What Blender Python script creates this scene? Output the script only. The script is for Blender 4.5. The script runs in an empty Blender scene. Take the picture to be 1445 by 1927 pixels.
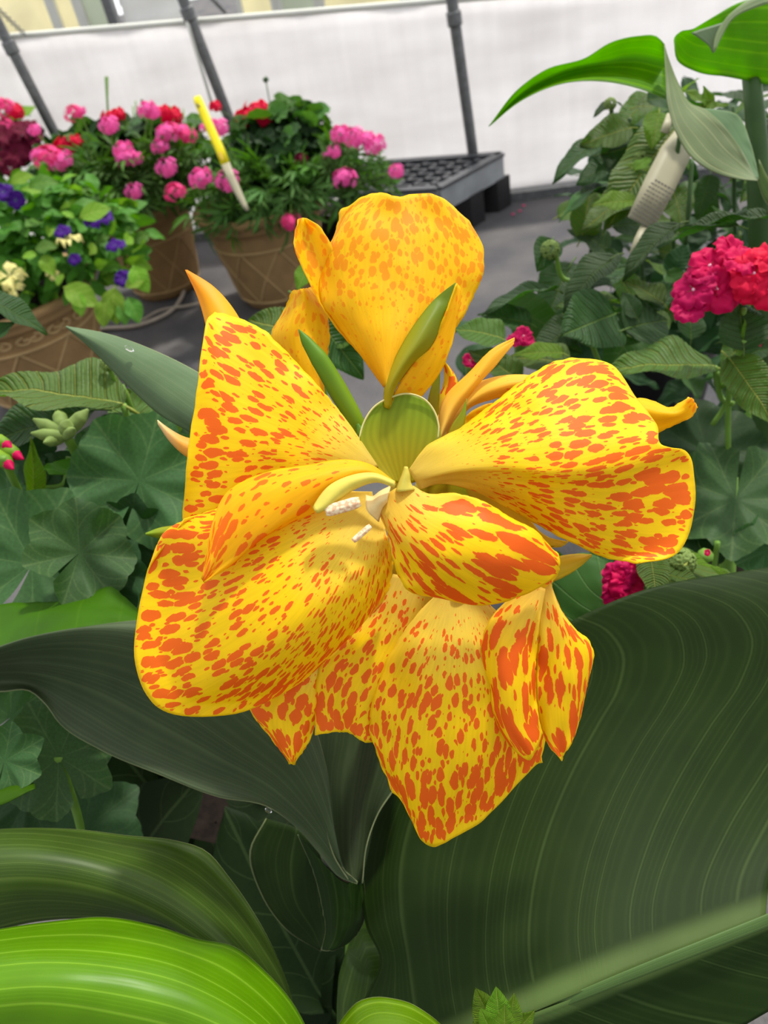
import bpy, math, random
import numpy as np
from mathutils import Vector, Matrix, noise

# ------------------------------------------------------------------ camera, sky, sun, exposure
SC = bpy.context.scene
COL = SC.collection
FPX, CX, CY = 1392.0, 722.5, 963.5
PITCH, ROLL, CAMZ = math.radians(40), math.radians(12), 0.80
Fv = np.array([0, math.cos(PITCH), -math.sin(PITCH)])
Rv = np.array([1.0, 0, 0]); Uv = np.array([0, math.sin(PITCH), math.cos(PITCH)])
Xc = math.cos(ROLL) * Rv - math.sin(ROLL) * Uv
Yc = math.sin(ROLL) * Rv + math.cos(ROLL) * Uv
CAM = np.array([0, 0, CAMZ])
cd = bpy.data.cameras.new('camera'); cam = bpy.data.objects.new('camera', cd); COL.objects.link(cam)
M = Matrix(((Xc[0], Yc[0], -Fv[0], 0), (Xc[1], Yc[1], -Fv[1], 0), (Xc[2], Yc[2], -Fv[2], CAMZ), (0, 0, 0, 1)))
cam.matrix_world = M
cd.sensor_fit = 'VERTICAL'; cd.sensor_height = 36; cd.lens = 36 * FPX / 1927
cd.clip_start = 0.01; cd.clip_end = 60
cd.dof.use_dof = True; cd.dof.focus_distance = 0.255; cd.dof.aperture_fstop = 17
SC.camera = cam
SC.view_settings.view_transform = 'Standard'; SC.view_settings.look = 'None'
SC.view_settings.exposure = 0.0; SC.view_settings.gamma = 1.0
SC.cycles.max_bounces = 7; SC.cycles.transmission_bounces = 5; SC.cycles.diffuse_bounces = 4
SC.cycles.transparent_max_bounces = 6; SC.cycles.caustics_reflective = False; SC.cycles.caustics_refractive = False

W = bpy.data.worlds.new('overcast_sky'); SC.world = W; W.use_nodes = True
wn = W.node_tree; wn.nodes.clear()
def wnode(t, **k):
    n = wn.nodes.new(t)
    for a, b in k.items(): setattr(n, a, b)
    return n
tc = wnode('ShaderNodeTexCoord'); bg = wnode('ShaderNodeBackground'); wo = wnode('ShaderNodeOutputWorld')
dt_ = wnode('ShaderNodeVectorMath', operation='DOT_PRODUCT'); dt_.inputs[1].default_value = Vector((0.25, 0.80, 0.55)).normalized()
cr_ = wnode('ShaderNodeValToRGB'); sub_ = wnode('ShaderNodeMath', operation='MULTIPLY_ADD'); sub_.inputs[1].default_value = 0.5; sub_.inputs[2].default_value = 0.5
wn.links.new(tc.outputs['Generated'], dt_.inputs[0]); wn.links.new(dt_.outputs['Value'], sub_.inputs[0]); wn.links.new(sub_.outputs[0], cr_.inputs[0])
wn.links.new(cr_.outputs[0], bg.inputs[0]); wn.links.new(bg.outputs[0], wo.inputs[0])
e = cr_.color_ramp.elements
e[0].position = 0.1; e[0].color = (0.30, 0.31, 0.32, 1)
e[1].position = 1.0; e[1].color = (1.0, 1.0, 1.0, 1)
e.new(0.55).color = (0.50, 0.51, 0.53, 1)
bg.inputs[1].default_value = 1.95
sl = bpy.data.lights.new('sun', 'SUN'); sun = bpy.data.objects.new('sun', sl); COL.objects.link(sun)
sl.energy = 3.7; sl.angle = math.radians(4); sl.color = (1.0, 0.95, 0.86)
sd = Vector((0.38, 0.34, 0.86)).normalized()          # direction towards the sun
sun.rotation_euler = sd.to_track_quat('Z', 'Y').to_euler(); sun.location = (0.5, -0.5, 3)

# ------------------------------------------------------------------ helpers
rng = random.Random(5)
def P(x, y, d):
    return CAM + d * ((x - CX) / FPX * Xc - (y - CY) / FPX * Yc + Fv)
def ray(x, y): return (x - CX) / FPX * Xc - (y - CY) / FPX * Yc + Fv
def onz(x, y, z):
    r = ray(x, y); t = (z - CAMZ) / r[2]; return CAM + r * t
def DIR(a, b, c):
    v = a * Xc + b * Yc - c * Fv; return v / np.linalg.norm(v)
def S(r, g, b, k=1.0):
    f = lambda c: ((c / 255 + 0.055) / 1.055) ** 2.4 if c > 10 else c / 255 / 12.92
    return (f(r) * k, f(g) * k, f(b) * k, 1)
def V3(p): return Vector((float(p[0]), float(p[1]), float(p[2])))

def herm(t, X, Q):
    """non-uniform cubic Hermite through Q (K x D) at params X, evaluated at t"""
    X = np.asarray(X, float); Q = np.asarray(Q, float); K = len(X)
    if K == 1: return np.repeat(Q, len(t), 0)
    m = np.zeros_like(Q)
    dx = np.diff(X)[:, None] + 1e-9; sl_ = np.diff(Q, axis=0) / dx
    m[0] = sl_[0]; m[-1] = sl_[-1]
    if K > 2: m[1:-1] = (sl_[:-1] * dx[1:] + sl_[1:] * dx[:-1]) / (dx[1:] + dx[:-1])
    i = np.clip(np.searchsorted(X, t, side='right') - 1, 0, K - 2)
    h = (X[i + 1] - X[i] + 1e-9); u = ((t - X[i]) / h)[:, None]; h = h[:, None]
    return ((2*u**3 - 3*u**2 + 1) * Q[i] + (u**3 - 2*u**2 + u) * h * m[i]
            + (-2*u**3 + 3*u**2) * Q[i + 1] + (u**3 - u**2) * h * m[i + 1])
def chord(Q):
    Q = np.asarray(Q, float); c = np.r_[0, np.cumsum(np.linalg.norm(np.diff(Q, axis=0), axis=1))]
    return c / (c[-1] + 1e-9)

MATS = {}
def nodes(name):
    m = bpy.data.materials.new(name); m.use_nodes = True; m.node_tree.nodes.clear(); MATS[name] = m
    nt = m.node_tree
    def N(t, ins=None, **k):
        n = nt.nodes.new(t)
        for a, b in k.items(): setattr(n, a, b)
        for a, b in (ins or {}).items():
            if hasattr(b, 'outputs'): nt.links.new(b.outputs[0], n.inputs[a])
            elif isinstance(b, bpy.types.NodeSocket): nt.links.new(b, n.inputs[a])
            else: n.inputs[a].default_value = b
        return n
    return m, nt, N
def math_(N, op, a, b=None, c=None, clamp=False):
    ins = {0: a}
    if b is not None: ins[1] = b
    if c is not None: ins[2] = c
    return N('ShaderNodeMath', ins, operation=op, use_clamp=clamp)
def ramp(N, fac, stops):
    n = N('ShaderNodeValToRGB', {0: fac}); e = n.color_ramp.elements
    while len(e) < len(stops): e.new(0.5)
    for i, (p, c) in enumerate(stops): e[i].position = p; e[i].color = c
    return n
def mixc(N, f, a, b):
    n = N('ShaderNodeMix', data_type='RGBA')
    for i, v in ((0, f), (6, a), (7, b)):
        if hasattr(v, 'outputs'):
            v = v.outputs[2] if v.bl_idname == 'ShaderNodeMix' else v.outputs[0]
        if isinstance(v, bpy.types.NodeSocket): n.id_data.links.new(v, n.inputs[i])
        else: n.inputs[i].default_value = v
    return n.outputs[2]
def sheet_shader(N, nt, colour, rough, transl, tcol=None, bump=None, spec=0.5, coat=0.0):
    b = N('ShaderNodeBsdfPrincipled', {'Base Color': colour, 'Roughness': rough, 'Specular IOR Level': spec, 'Coat Weight': coat, 'Coat Roughness': 0.3})
    t = N('ShaderNodeBsdfTranslucent', {0: tcol if tcol is not None else colour})
    if bump is not None:
        nt.links.new(bump.outputs[0], b.inputs['Normal'])
    mx = N('ShaderNodeMixShader', {0: transl, 1: b, 2: t})
    N('ShaderNodeOutputMaterial', {0: mx})

def petal_mat(name, yel, pale, spot, size=0.42, elong=1.7, transl=0.4, soft=0.035):
    m, nt, N = nodes(name)
    uv = N('ShaderNodeUVMap', uv_map='metric')
    at = N('ShaderNodeAttribute', attribute_name='dens')
    al = N('ShaderNodeAttribute', attribute_name='along')
    wob = N('ShaderNodeTexNoise', {'Vector': uv, 'Scale': 2.6, 'Detail': 2.0})
    off = N('ShaderNodeVectorMath', {0: wob.outputs['Color'], 1: (0.5, 0.5, 0.5)}, operation='SUBTRACT')
    off = N('ShaderNodeVectorMath', {0: off, 'Scale': 0.16}, operation='SCALE')
    uvd = N('ShaderNodeVectorMath', {0: uv, 1: off}, operation='ADD')
    sc = N('ShaderNodeVectorMath', {0: uvd, 1: (1 / size, 1 / (size * elong), 1)}, operation='MULTIPLY')
    vo = N('ShaderNodeTexVoronoi', {'Vector': sc, 'Scale': 1.0, 'Randomness': 1.0}, voronoi_dimensions='2D', feature='F1', distance='EUCLIDEAN')
    cs = N('ShaderNodeSeparateColor', {0: vo.outputs['Color']})
    v2 = N('ShaderNodeTexVoronoi', {'Vector': N('ShaderNodeVectorMath', {0: sc, 1: (1.9, 1.9, 1)}, operation='MULTIPLY'), 'Scale': 1.0}, voronoi_dimensions='2D', feature='F1')
    c2 = N('ShaderNodeSeparateColor', {0: v2.outputs['Color']})
    fine = N('ShaderNodeTexNoise', {'Vector': uv, 'Scale': 9.0, 'Detail': 2.0})
    big = N('ShaderNodeTexNoise', {'Vector': uv, 'Scale': 0.8, 'Detail': 1.0})
    # radius of each spot = density + per-cell variation + slow patches that merge neighbours
    r1 = math_(N, 'MULTIPLY_ADD', cs.outputs[0], 0.26, math_(N, 'ADD', at.outputs['Fac'], -0.225))
    r1 = math_(N, 'MULTIPLY_ADD', math_(N, 'SUBTRACT', big.outputs[0], 0.5), 0.42, r1)
    r1 = math_(N, 'MULTIPLY_ADD', math_(N, 'SUBTRACT', fine.outputs[0], 0.5), 0.16, r1)
    d1 = math_(N, 'SUBTRACT', r1, vo.outputs['Distance'])
    r2 = math_(N, 'MULTIPLY_ADD', c2.outputs[1], 0.55, math_(N, 'MULTIPLY_ADD', at.outputs['Fac'], 0.7, -0.47))
    d2 = math_(N, 'SUBTRACT', r2, v2.outputs['Distance'])
    dd = math_(N, 'MAXIMUM', d1, d2)
    mask = N('ShaderNodeMapRange', {0: dd, 1: -soft * 0.3, 2: soft, 3: 0.0, 4: 1.0}, interpolation_type='SMOOTHSTEP')
    base = mixc(N, N('ShaderNodeMapRange', {0: al.outputs['Fac'], 1: 0.05, 2: 0.42}), pale, yel)
    st = N('ShaderNodeTexNoise', {'Vector': N('ShaderNodeVectorMath', {0: uv, 1: (9, 0.9, 1)}, operation='MULTIPLY'), 'Scale': 1.0, 'Detail': 3.0})
    hs = N('ShaderNodeHueSaturation', {'Color': base, 'Value': N('ShaderNodeMapRange', {0: st.outputs[0], 1: 0.3, 2: 0.7, 3: 0.93, 4: 1.06})})
    col = mixc(N, mask, hs, spot)
    bmp = N('ShaderNodeBump', {'Strength': 0.12, 'Distance': 0.0006, 'Height': st.outputs[0]})
    sheet_shader(N, nt, col, 0.55, transl, bump=bmp, spec=0.3)
    return m

def leaf_mat(name, col, vein, transl=0.25, tcol=None, rough=0.42, vscale=1.0, vw=0.06, fine=5.0, bump=0.3, bdist=0.0008, spec=0.25, mott=0.25, mid=0.03, coat=0.0, warp=0.0, fork=False, vmix=0.7, fmix=0.12):
    """leaf blade; uv 'vein' = (vein phase, distance from midrib)"""
    m, nt, N = nodes(name)
    uv = N('ShaderNodeUVMap', uv_map='vein'); s = N('ShaderNodeSeparateXYZ', {0: uv})
    ge = N('ShaderNodeTexCoord'); oi = N('ShaderNodeObjectInfo')
    ph = math_(N, 'MULTIPLY', s.outputs[0], vscale)
    wn1 = N('ShaderNodeTexNoise', {'W': ph, 'Scale': 0.7, 'Detail': 0.0}, noise_dimensions='1D')
    ph2 = math_(N, 'MULTIPLY_ADD', wn1.outputs[0], warp, ph)
    def line(p, w):
        a = math_(N, 'FRACT', p); b = math_(N, 'ABSOLUTE', math_(N, 'SUBTRACT', a, 0.5))
        return N('ShaderNodeMapRange', {0: b, 1: 0.0, 2: w, 3: 1.0, 4: 0.0}, interpolation_type='SMOOTHSTEP')
    big = line(ph2, vw)
    sm = line(math_(N, 'MULTIPLY', ph2, fine), 0.3)
    md = N('ShaderNodeMapRange', {0: s.outputs[1], 1: abs(mid) * 0.5, 2: abs(mid) * 1.4, 3: 1.0 if mid > 0 else 0.0, 4: 0.0}, interpolation_type='SMOOTHSTEP')
    if fork:
        a_ = math_(N, 'ABSOLUTE', math_(N, 'SUBTRACT', math_(N, 'FRACT', ph), 0.5))
        for q0, k_ in ((1.38, 0.75), (1.68, 0.9)):
            b_ = math_(N, 'ABSOLUTE', math_(N, 'SUBTRACT', a_, math_(N, 'MULTIPLY', math_(N, 'SUBTRACT', s.outputs[1], q0), k_)))
            big = math_(N, 'MAXIMUM', big, N('ShaderNodeMapRange', {0: b_, 1: 0.0, 2: vw * 0.9, 3: 0.6, 4: 0.0}, interpolation_type='SMOOTHSTEP'))
    v = math_(N, 'MAXIMUM', math_(N, 'MULTIPLY', big, vmix), md)
    v2 = math_(N, 'MAXIMUM', v, math_(N, 'MULTIPLY', sm, fmix))
    ns = N('ShaderNodeTexNoise', {'Vector': ge.outputs['Object'], 'Scale': 45.0, 'Detail': 3.0})
    c0 = mixc(N, v2, col, vein)
    var = math_(N, 'MULTIPLY_ADD', math_(N, 'SUBTRACT', oi.outputs['Random'], 0.5), 0.4, 1.0)
    val = math_(N, 'MULTIPLY', var, math_(N, 'MULTIPLY_ADD', math_(N, 'SUBTRACT', ns.outputs[0], 0.5), mott * 2, 1.0))
    hue = math_(N, 'MULTIPLY_ADD', math_(N, 'SUBTRACT', oi.outputs['Random'], 0.5), 0.025, 0.5)
    if mid < 0:
        ra = N('ShaderNodeAttribute', attribute_name='rim')
        c0 = mixc(N, N('ShaderNodeMapRange', {0: ra.outputs['Fac'], 1: 0.72, 2: 0.9, 3: 0.0, 4: 0.6}), c0, S(150, 158, 112))
    hs = N('ShaderNodeHueSaturation', {'Color': c0, 'Value': val, 'Hue': hue})
    hgt = math_(N, 'SUBTRACT', math_(N, 'MULTIPLY', ns.outputs[0], 0.15), math_(N, 'ADD', v, math_(N, 'MULTIPLY', sm, 0.2)))
    bm = N('ShaderNodeBump', {'Strength': bump, 'Distance': bdist, 'Height': hgt})
    tc_ = None
    if tcol is not None:
        tc_ = N('ShaderNodeHueSaturation', {'Color': mixc(N, v2, tcol, vein), 'Value': val})
    sheet_shader(N, nt, hs, rough, transl, tcol=tc_, bump=bm, spec=spec, coat=coat)
    return m

def plain(name, col, rough=0.6, spec=0.4, metal=0.0, nscale=60.0, namt=0.15, bump=0.0, transl=0.0, bdist=0.002, vec=None):
    m, nt, N = nodes(name)
    ge = N('ShaderNodeTexCoord')
    src = ge.outputs['Object']
    if vec: src = N('ShaderNodeVectorMath', {0: src, 1: vec}, operation='MULTIPLY')
    ns = N('ShaderNodeTexNoise', {'Vector': src, 'Scale': nscale, 'Detail': 4.0})
    hs = N('ShaderNodeHueSaturation', {'Color': col, 'Value': N('ShaderNodeMapRange', {0: ns.outputs[0], 1: 0.25, 2: 0.75, 3: 1 - namt, 4: 1 + namt})})
    bm = N('ShaderNodeBump', {'Strength': bump, 'Distance': bdist, 'Height': ns.outputs[0]}) if bump else None
    if transl > 0:
        sheet_shader(N, nt, hs, rough, transl, bump=bm, spec=spec)
    else:
        b = N('ShaderNodeBsdfPrincipled', {'Base Color': hs, 'Roughness': rough, 'Specular IOR Level': spec, 'Metallic': metal})
        if bm: nt.links.new(bm.outputs[0], b.inputs['Normal'])
        N('ShaderNodeOutputMaterial', {0: b})
    return m

def empty(name, loc, label, cat, group=None):
    o = bpy.data.objects.new(name, None); COL.objects.link(o); o.location = V3(loc); o.empty_display_size = 0.02
    o['label'] = label; o['category'] = cat
    if group: o['group'] = group
    return o
def tag(o, label, cat, group=None):
    o['label'] = label; o['category'] = cat
    if group: o['group'] = group
    return o
def worldloc(o):
    v = Vector(o.location)
    return v + worldloc(o.parent) if o.parent else v
def link(name, me, mat=None, parent=None, label=None, solid=0.0):
    """mesh in world coordinates; parents are unrotated empties or meshes at their own offset"""
    if mat is not None and not me.materials: me.materials.append(mat)
    o = bpy.data.objects.new(name, me); COL.objects.link(o)
    if parent is not None:
        o.parent = parent; o.location = -worldloc(parent)
    if label: o['label'] = label
    if solid:
        md = o.modifiers.new('thickness', 'SOLIDIFY'); md.thickness = solid; md.offset = 0
    return o
def mesh(name, v, f, smooth=True):
    me = bpy.data.meshes.new(name); me.from_pydata([tuple(map(float, q)) for q in v], [], f); me.update()
    if smooth: me.polygons.foreach_set('use_smooth', [True] * len(me.polygons))
    return me
def setuv(me, name, uvv):
    l = me.uv_layers.new(name=name); idx = np.zeros(len(me.loops), int); me.loops.foreach_get('vertex_index', idx)
    l.data.foreach_set('uv', np.asarray(uvv, float)[idx].ravel())
def setattr_f(me, name, arr):
    a = me.attributes.new(name, 'FLOAT', 'POINT'); a.data.foreach_set('value', np.asarray(arr, float))
def gridfaces(nu, nv, o=0):
    return [(o + j*nu + i, o + j*nu + i + 1, o + (j+1)*nu + i + 1, o + (j+1)*nu + i) for j in range(nv - 1) for i in range(nu - 1)]

def patch(rails, depth, nu=36, nv=48, ruf=0.0, rfreq=7.0, jag=0.0, jfreq=24.0, seed=0.0, name='patch', endjag=True, dens=None, vein=None, pw=0.8):
    """surface through rails of pixel points (base to tip); depth(s,t) metres from the lens plane"""
    t = np.linspace(0, 1, nv); R = [herm(t, chord(r), r) for r in rails]
    R = np.array(R); K = len(R); s = np.linspace(0, 1, nu)
    G = np.zeros((nv, nu, 2))
    for j in range(nv): G[j] = herm(s, np.linspace(0, 1, K), R[:, j, :])
    pts = np.zeros((nv, nu, 3)); de = np.zeros((nv, nu))
    for j in range(nv):
        for i in range(nu):
            a, b = s[i], t[j]; x, y = G[j, i]
            e = max(0.0, 1 - min(a, 1 - a) / 0.22); eb = max(0.0, (b - 0.8) / 0.2) if endjag else 0.0
            env = min(1.0, b * 3.0)
            if jag:
                w = (max(0.0, 1 - min(a, 1 - a) / 0.06) + (max(0.0, (b - 0.94) / 0.06) if endjag else 0)) * env
                if w > 0:
                    q = Vector((a * jfreq * 0.6 + seed, b * jfreq + seed, seed))
                    x += jag * w * noise.noise(q); y += jag * w * noise.noise(q + Vector((9.1, 3.7, 1)))
            d = depth(a, b)
            if ruf:
                q = Vector((a * rfreq * 0.7 + seed, b * rfreq, seed * 1.7))
                d += ruf * (0.25 + 0.9 * max(e, eb)) * env * noise.noise(q)
            pts[j, i] = P(x, y, d)
    me = mesh(name, pts.reshape(-1, 3), gridfaces(nu, nv))
    mi = nu // 2
    L = float(np.sum(np.linalg.norm(np.diff(pts[:, mi], axis=0), axis=1))) * 100
    wd = np.sum(np.linalg.norm(np.diff(pts, axis=1), axis=2), axis=1) * 100; Wd = float(np.mean(wd[nv // 3:]))
    SS, TT = np.meshgrid(s, t)
    seg = np.linalg.norm(np.diff(pts, axis=1), axis=2)[nv // 2:].mean(0) * 100
    cu = np.r_[0, np.cumsum(seg)]; CL = np.linalg.norm(np.diff(pts, axis=0), axis=2).sum(0) * 100
    setuv(me, 'metric', np.stack([np.tile(cu, nv) + seed * 3.1, TT.ravel() ** pw * np.tile(CL, nv) + seed * 5.3], 1))
    RM = np.zeros((nv, nu)); RM[:, 0] = 1; RM[:, -1] = 1; RM[-1, :] = 1; setattr_f(me, 'rim', RM.ravel())
    if vein:
        vv = np.array([vein(a, b) for a, b in zip(SS.ravel(), TT.ravel())]); setuv(me, 'vein', vv)
    dn = np.array([dens(a, b) if dens else 0.3 for a, b in zip(SS.ravel(), TT.ravel())])
    setattr_f(me, 'dens', dn); setattr_f(me, 'along', TT.ravel())
    return me

def tube(pts, rad, n=10, closed_ends=True, flat=1.0, name='tube', res=None, seed_dir=None):
    """swept tube through 3D points with radii (metres)"""
    pts = np.asarray(pts, float); rad = np.asarray(rad, float)
    if rad.ndim == 0: rad = np.repeat(rad, len(pts))
    res = res or max(2, len(pts) * 5)
    X = chord(pts); t = np.linspace(0, 1, res); Q = herm(t, X, pts); Rr = np.interp(t, X, rad)
    vs = []; fs = []; up = Vector(seed_dir if seed_dir is not None else (0.13, 0.2, 1)); 
    for i in range(res):
        tg = V3(Q[min(i + 1, res - 1)] - Q[max(i - 1, 0)]).normalized()
        if tg.length < 1e-6: tg = Vector((0, 0, 1))
        a = (up - tg * up.dot(tg))
        if a.length < 1e-4: a = tg.orthogonal()
        a.normalize(); b = tg.cross(a); up = a
        for k in range(n):
            w = 2 * math.pi * k / n
            vs.append(np.array(V3(Q[i]) + a * (Rr[i] * math.cos(w)) + b * (Rr[i] * flat * math.sin(w))))
    for i in range(res - 1):
        for k in range(n):
            fs.append((i*n + k, i*n + (k+1) % n, (i+1)*n + (k+1) % n, (i+1)*n + k))
    if closed_ends:
        fs.append(tuple(range(n))[::-1]); fs.append(tuple((res-1)*n + k for k in range(n)))
    me = mesh(name, vs, fs)
    ti = np.repeat(t, n); ki = np.tile(np.arange(n) / n, res)
    setuv(me, 'metric', np.stack([ki * 3, ti * 8], 1)); setuv(me, 'vein', np.stack([ki * 8, np.ones_like(ki)], 1))
    setattr_f(me, 'dens', np.zeros(len(vs))); setattr_f(me, 'along', ti)
    return me
def joinm(name, parts, smooth=True):
    vs = []; fs = []
    for v, f in parts:
        o = len(vs); vs += [tuple(map(float, q)) for q in v]; fs += [tuple(i + o for i in g) for g in f]
    return mesh(name, vs, fs, smooth)
def vf(me):
    v = [tuple(q.co) for q in me.vertices]; f = [tuple(p.vertices) for p in me.polygons]
    bpy.data.meshes.remove(me); return v, f
def boxvf(c, ax, ay, az):
    c = np.array(c, float); ax, ay, az = map(lambda q: np.array(q, float), (ax, ay, az))
    v = [c + sx*ax + sy*ay + sz*az for sx in (-1, 1) for sy in (-1, 1) for sz in (-1, 1)]
    return v, [(0, 1, 3, 2), (4, 6, 7, 5), (0, 4, 5, 1), (2, 3, 7, 6), (0, 2, 6, 4), (1, 5, 7, 3)]

# ------------------------------------------------------------------ materials
YEL = S(253, 220, 8); PALE = S(240, 214, 90); SPOT = S(243, 116, 18)
M_petal = petal_mat('petal_spotted', YEL, PALE, SPOT, 0.34, 2.0, 0.42)
M_petal_big = petal_mat('petal_blotched', YEL, S(240, 205, 80), S(241, 110, 16), 0.40, 2.9, 0.42)
M_petal_back = petal_mat('petal_back', S(254, 216, 10), S(253, 204, 12), S(250, 178, 8), 0.34, 1.35, 0.55, soft=0.09)
M_lip = petal_mat('petal_lip', S(253, 208, 14), S(253, 204, 18), S(246, 134, 16), 0.34, 2.6, 0.5)
M_sepal = petal_mat('sepal_orange', S(253, 206, 60), S(252, 214, 100), S(240, 120, 20), 0.4, 3, 0.45)
M_sepal_y = petal_mat('sepal_yellow', S(232, 206, 50), S(214, 200, 60), S(240, 170, 20), 0.4, 3, 0.45)
M_cream = plain('cream', S(240, 215, 150), 0.5, 0.3, nscale=300, namt=0.1, transl=0.2)
M_style = plain('style_green_yellow', S(226, 212, 92), 0.5, 0.3, nscale=200, namt=0.12, transl=0.25)
def two_tone(name, a, b, p0, p1, transl=0.3, stripes=14.0):
    m, nt, N = nodes(name)
    al = N('ShaderNodeAttribute', attribute_name='along'); uv = N('ShaderNodeUVMap', uv_map='metric')
    s = N('ShaderNodeSeparateXYZ', {0: uv})
    w = math_(N, 'SINE', math_(N, 'MULTIPLY', s.outputs[0], stripes))
    c = mixc(N, N('ShaderNodeMapRange', {0: al.outputs['Fac'], 1: p0, 2: p1}), a, b)
    hs = N('ShaderNodeHueSaturation', {'Color': c, 'Value': math_(N, 'MULTIPLY_ADD', w, 0.07, 1.0)})
    sheet_shader(N, nt, hs, 0.5, transl, spec=0.3)
    return m
M_bract = two_tone('bract_green', S(186, 174, 20), S(150, 180, 40), 0.3, 0.9, 0.5, 24)
M_bud = two_tone('bud_green', S(140, 172, 30), S(84, 130, 20), 0.1, 0.95, 0.25, 10)
M_budy = two_tone('bud_yellow_green', S(190, 170, 14), S(112, 134, 14), 0.0, 0.8, 0.3, 10)
M_pointed = two_tone('bud_orange', S(253, 206, 20), S(250, 160, 24), 0.3, 1.0, 0.4, 10)
M_tip = two_tone('pale_tip', S(244, 190, 80), S(244, 224, 170), 0.4, 1.0, 0.4, 10)
M_rim = plain('bract_rim', S(228, 222, 150), 0.5, 0.3, transl=0.3)

M_canna = leaf_mat('canna_leaf', S(56, 78, 22), S(104, 126, 56), 0.2, S(50, 100, 0), 0.45, 1, 0.07, 4, 0.12, mid=-1, warp=1.2, spec=.25, fmix=.12, vmix=.4)
M_canna_dark = leaf_mat('canna_leaf_dark', S(30, 48, 12), S(74, 94, 46), 0.2, S(30, 80, 0), 0.55, 1, 0.055, 4, 0.1, mid=-1, warp=1.4, spec=.12, fmix=.06, vmix=.32)
M_canna_glauc = leaf_mat('canna_leaf_glaucous', S(86, 110, 74), S(112, 132, 96), 0.15, S(70, 120, 40), 0.5, 1, 0.08, 4, 0.1, mid=-1, warp=.9, spec=.2, fmix=.1, vmix=.3)
M_canna_grey = leaf_mat('canna_leaf_grey_green', S(62, 76, 50), S(104, 120, 84), 0.15, S(40, 90, 10), 0.5, 1, 0.07, 4, 0.12, mid=-1, warp=1.2, spec=.2, fmix=.12, vmix=.3)
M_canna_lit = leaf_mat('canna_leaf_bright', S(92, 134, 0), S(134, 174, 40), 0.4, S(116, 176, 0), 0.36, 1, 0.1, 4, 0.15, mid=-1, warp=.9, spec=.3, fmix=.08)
M_canna_pale = leaf_mat('canna_leaf_pale', S(116, 136, 92), S(160, 170, 120), 0.2, S(110, 140, 40), 0.5, 1, 0.1, 5, 0.3, mid=-1, warp=.9)
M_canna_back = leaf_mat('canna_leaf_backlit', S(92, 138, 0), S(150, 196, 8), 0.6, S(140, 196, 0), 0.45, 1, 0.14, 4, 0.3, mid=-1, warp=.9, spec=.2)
M_ger = leaf_mat('geranium_leaf', S(56, 88, 48), S(112, 140, 82), 0.2, S(70, 130, 10), 0.6, 1, 0.045, 0.0, 0.16, mid=0.001, spec=0.2, mott=0.35, fork=True, vmix=.3)
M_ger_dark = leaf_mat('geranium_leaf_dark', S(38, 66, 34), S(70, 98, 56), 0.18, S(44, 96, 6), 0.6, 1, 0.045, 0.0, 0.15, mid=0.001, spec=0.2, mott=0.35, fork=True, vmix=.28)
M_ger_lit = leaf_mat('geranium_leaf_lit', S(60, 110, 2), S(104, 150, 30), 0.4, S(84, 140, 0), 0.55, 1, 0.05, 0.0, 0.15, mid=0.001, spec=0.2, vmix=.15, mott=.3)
M_lan = leaf_mat('lantana_leaf', S(70, 106, 26), S(158, 172, 70), 0.3, S(84, 140, 8), 0.5, 1, 0.13, 3.0, 1.0, 0.003, mid=0.03, spec=0.35, vmix=.5)
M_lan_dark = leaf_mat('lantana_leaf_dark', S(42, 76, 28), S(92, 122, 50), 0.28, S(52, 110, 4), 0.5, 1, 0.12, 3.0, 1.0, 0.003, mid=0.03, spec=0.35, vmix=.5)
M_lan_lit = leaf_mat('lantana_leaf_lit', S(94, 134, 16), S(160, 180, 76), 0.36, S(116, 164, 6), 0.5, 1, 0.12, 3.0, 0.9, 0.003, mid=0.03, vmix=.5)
M_smooth = leaf_mat('smooth_green_leaf', S(54, 92, 34), S(88, 120, 60), 0.25, S(62, 124, 6), 0.55, 1, 0.06, 0, 0.5, mid=0.02)
M_pet = leaf_mat('petunia_leaf', S(112, 158, 34), S(160, 190, 80), 0.35, S(120, 176, 20), 0.6, 1, 0.1, 0, 0.5, mid=0.03, spec=0.3)
M_petd = leaf_mat('petunia_leaf_deep', S(72, 120, 30), S(120, 158, 66), 0.3, S(90, 150, 10), 0.6, 1, 0.1, 0, 0.5, mid=0.03, spec=0.3)
M_budg = plain('bud_grey_green', S(118, 140, 72), 0.6, 0.2, nscale=200, namt=0.2, transl=0.15)
M_stem = plain('stem_green', S(96, 134, 44), 0.5, 0.3, nscale=90, namt=0.15)
M_stem_dark = plain('stem_dark', S(52, 82, 34), 0.5, 0.3, nscale=90, namt=0.15)
M_crim = plain('flower_crimson', S(210, 4, 84), 0.6, 0.2, nscale=120, namt=0.2, transl=0.3)
M_mag = plain('flower_magenta', S(190, 2, 84), 0.6, 0.2, nscale=120, namt=0.22, transl=0.3)
M_red = plain('flower_red', S(220, 6, 62), 0.6, 0.2, nscale=120, namt=0.2, transl=0.3)
M_pink = plain('flower_pink', S(246, 104, 182), 0.6, 0.2, nscale=70, namt=0.4, transl=0.3)
M_pink2 = plain('flower_rose', S(240, 74, 142), 0.6, 0.2, nscale=70, namt=0.4, transl=0.3)
M_wine = plain('flower_wine', S(98, 4, 40), 0.7, 0.2, nscale=90, namt=0.25, transl=0.2)
M_purple = plain('flower_purple', S(62, 8, 118), 0.6, 0.2, nscale=90, namt=0.3, transl=0.2)
M_creamfl = plain('flower_cream', S(238, 230, 150), 0.6, 0.2, nscale=90, namt=0.1, transl=0.3)
M_eye = plain('flower_eye', S(250, 200, 220), 0.6, 0.2)
M_potr = plain('pot_relief', S(190, 160, 112), 0.65, 0.3, nscale=26, namt=0.12)
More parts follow.
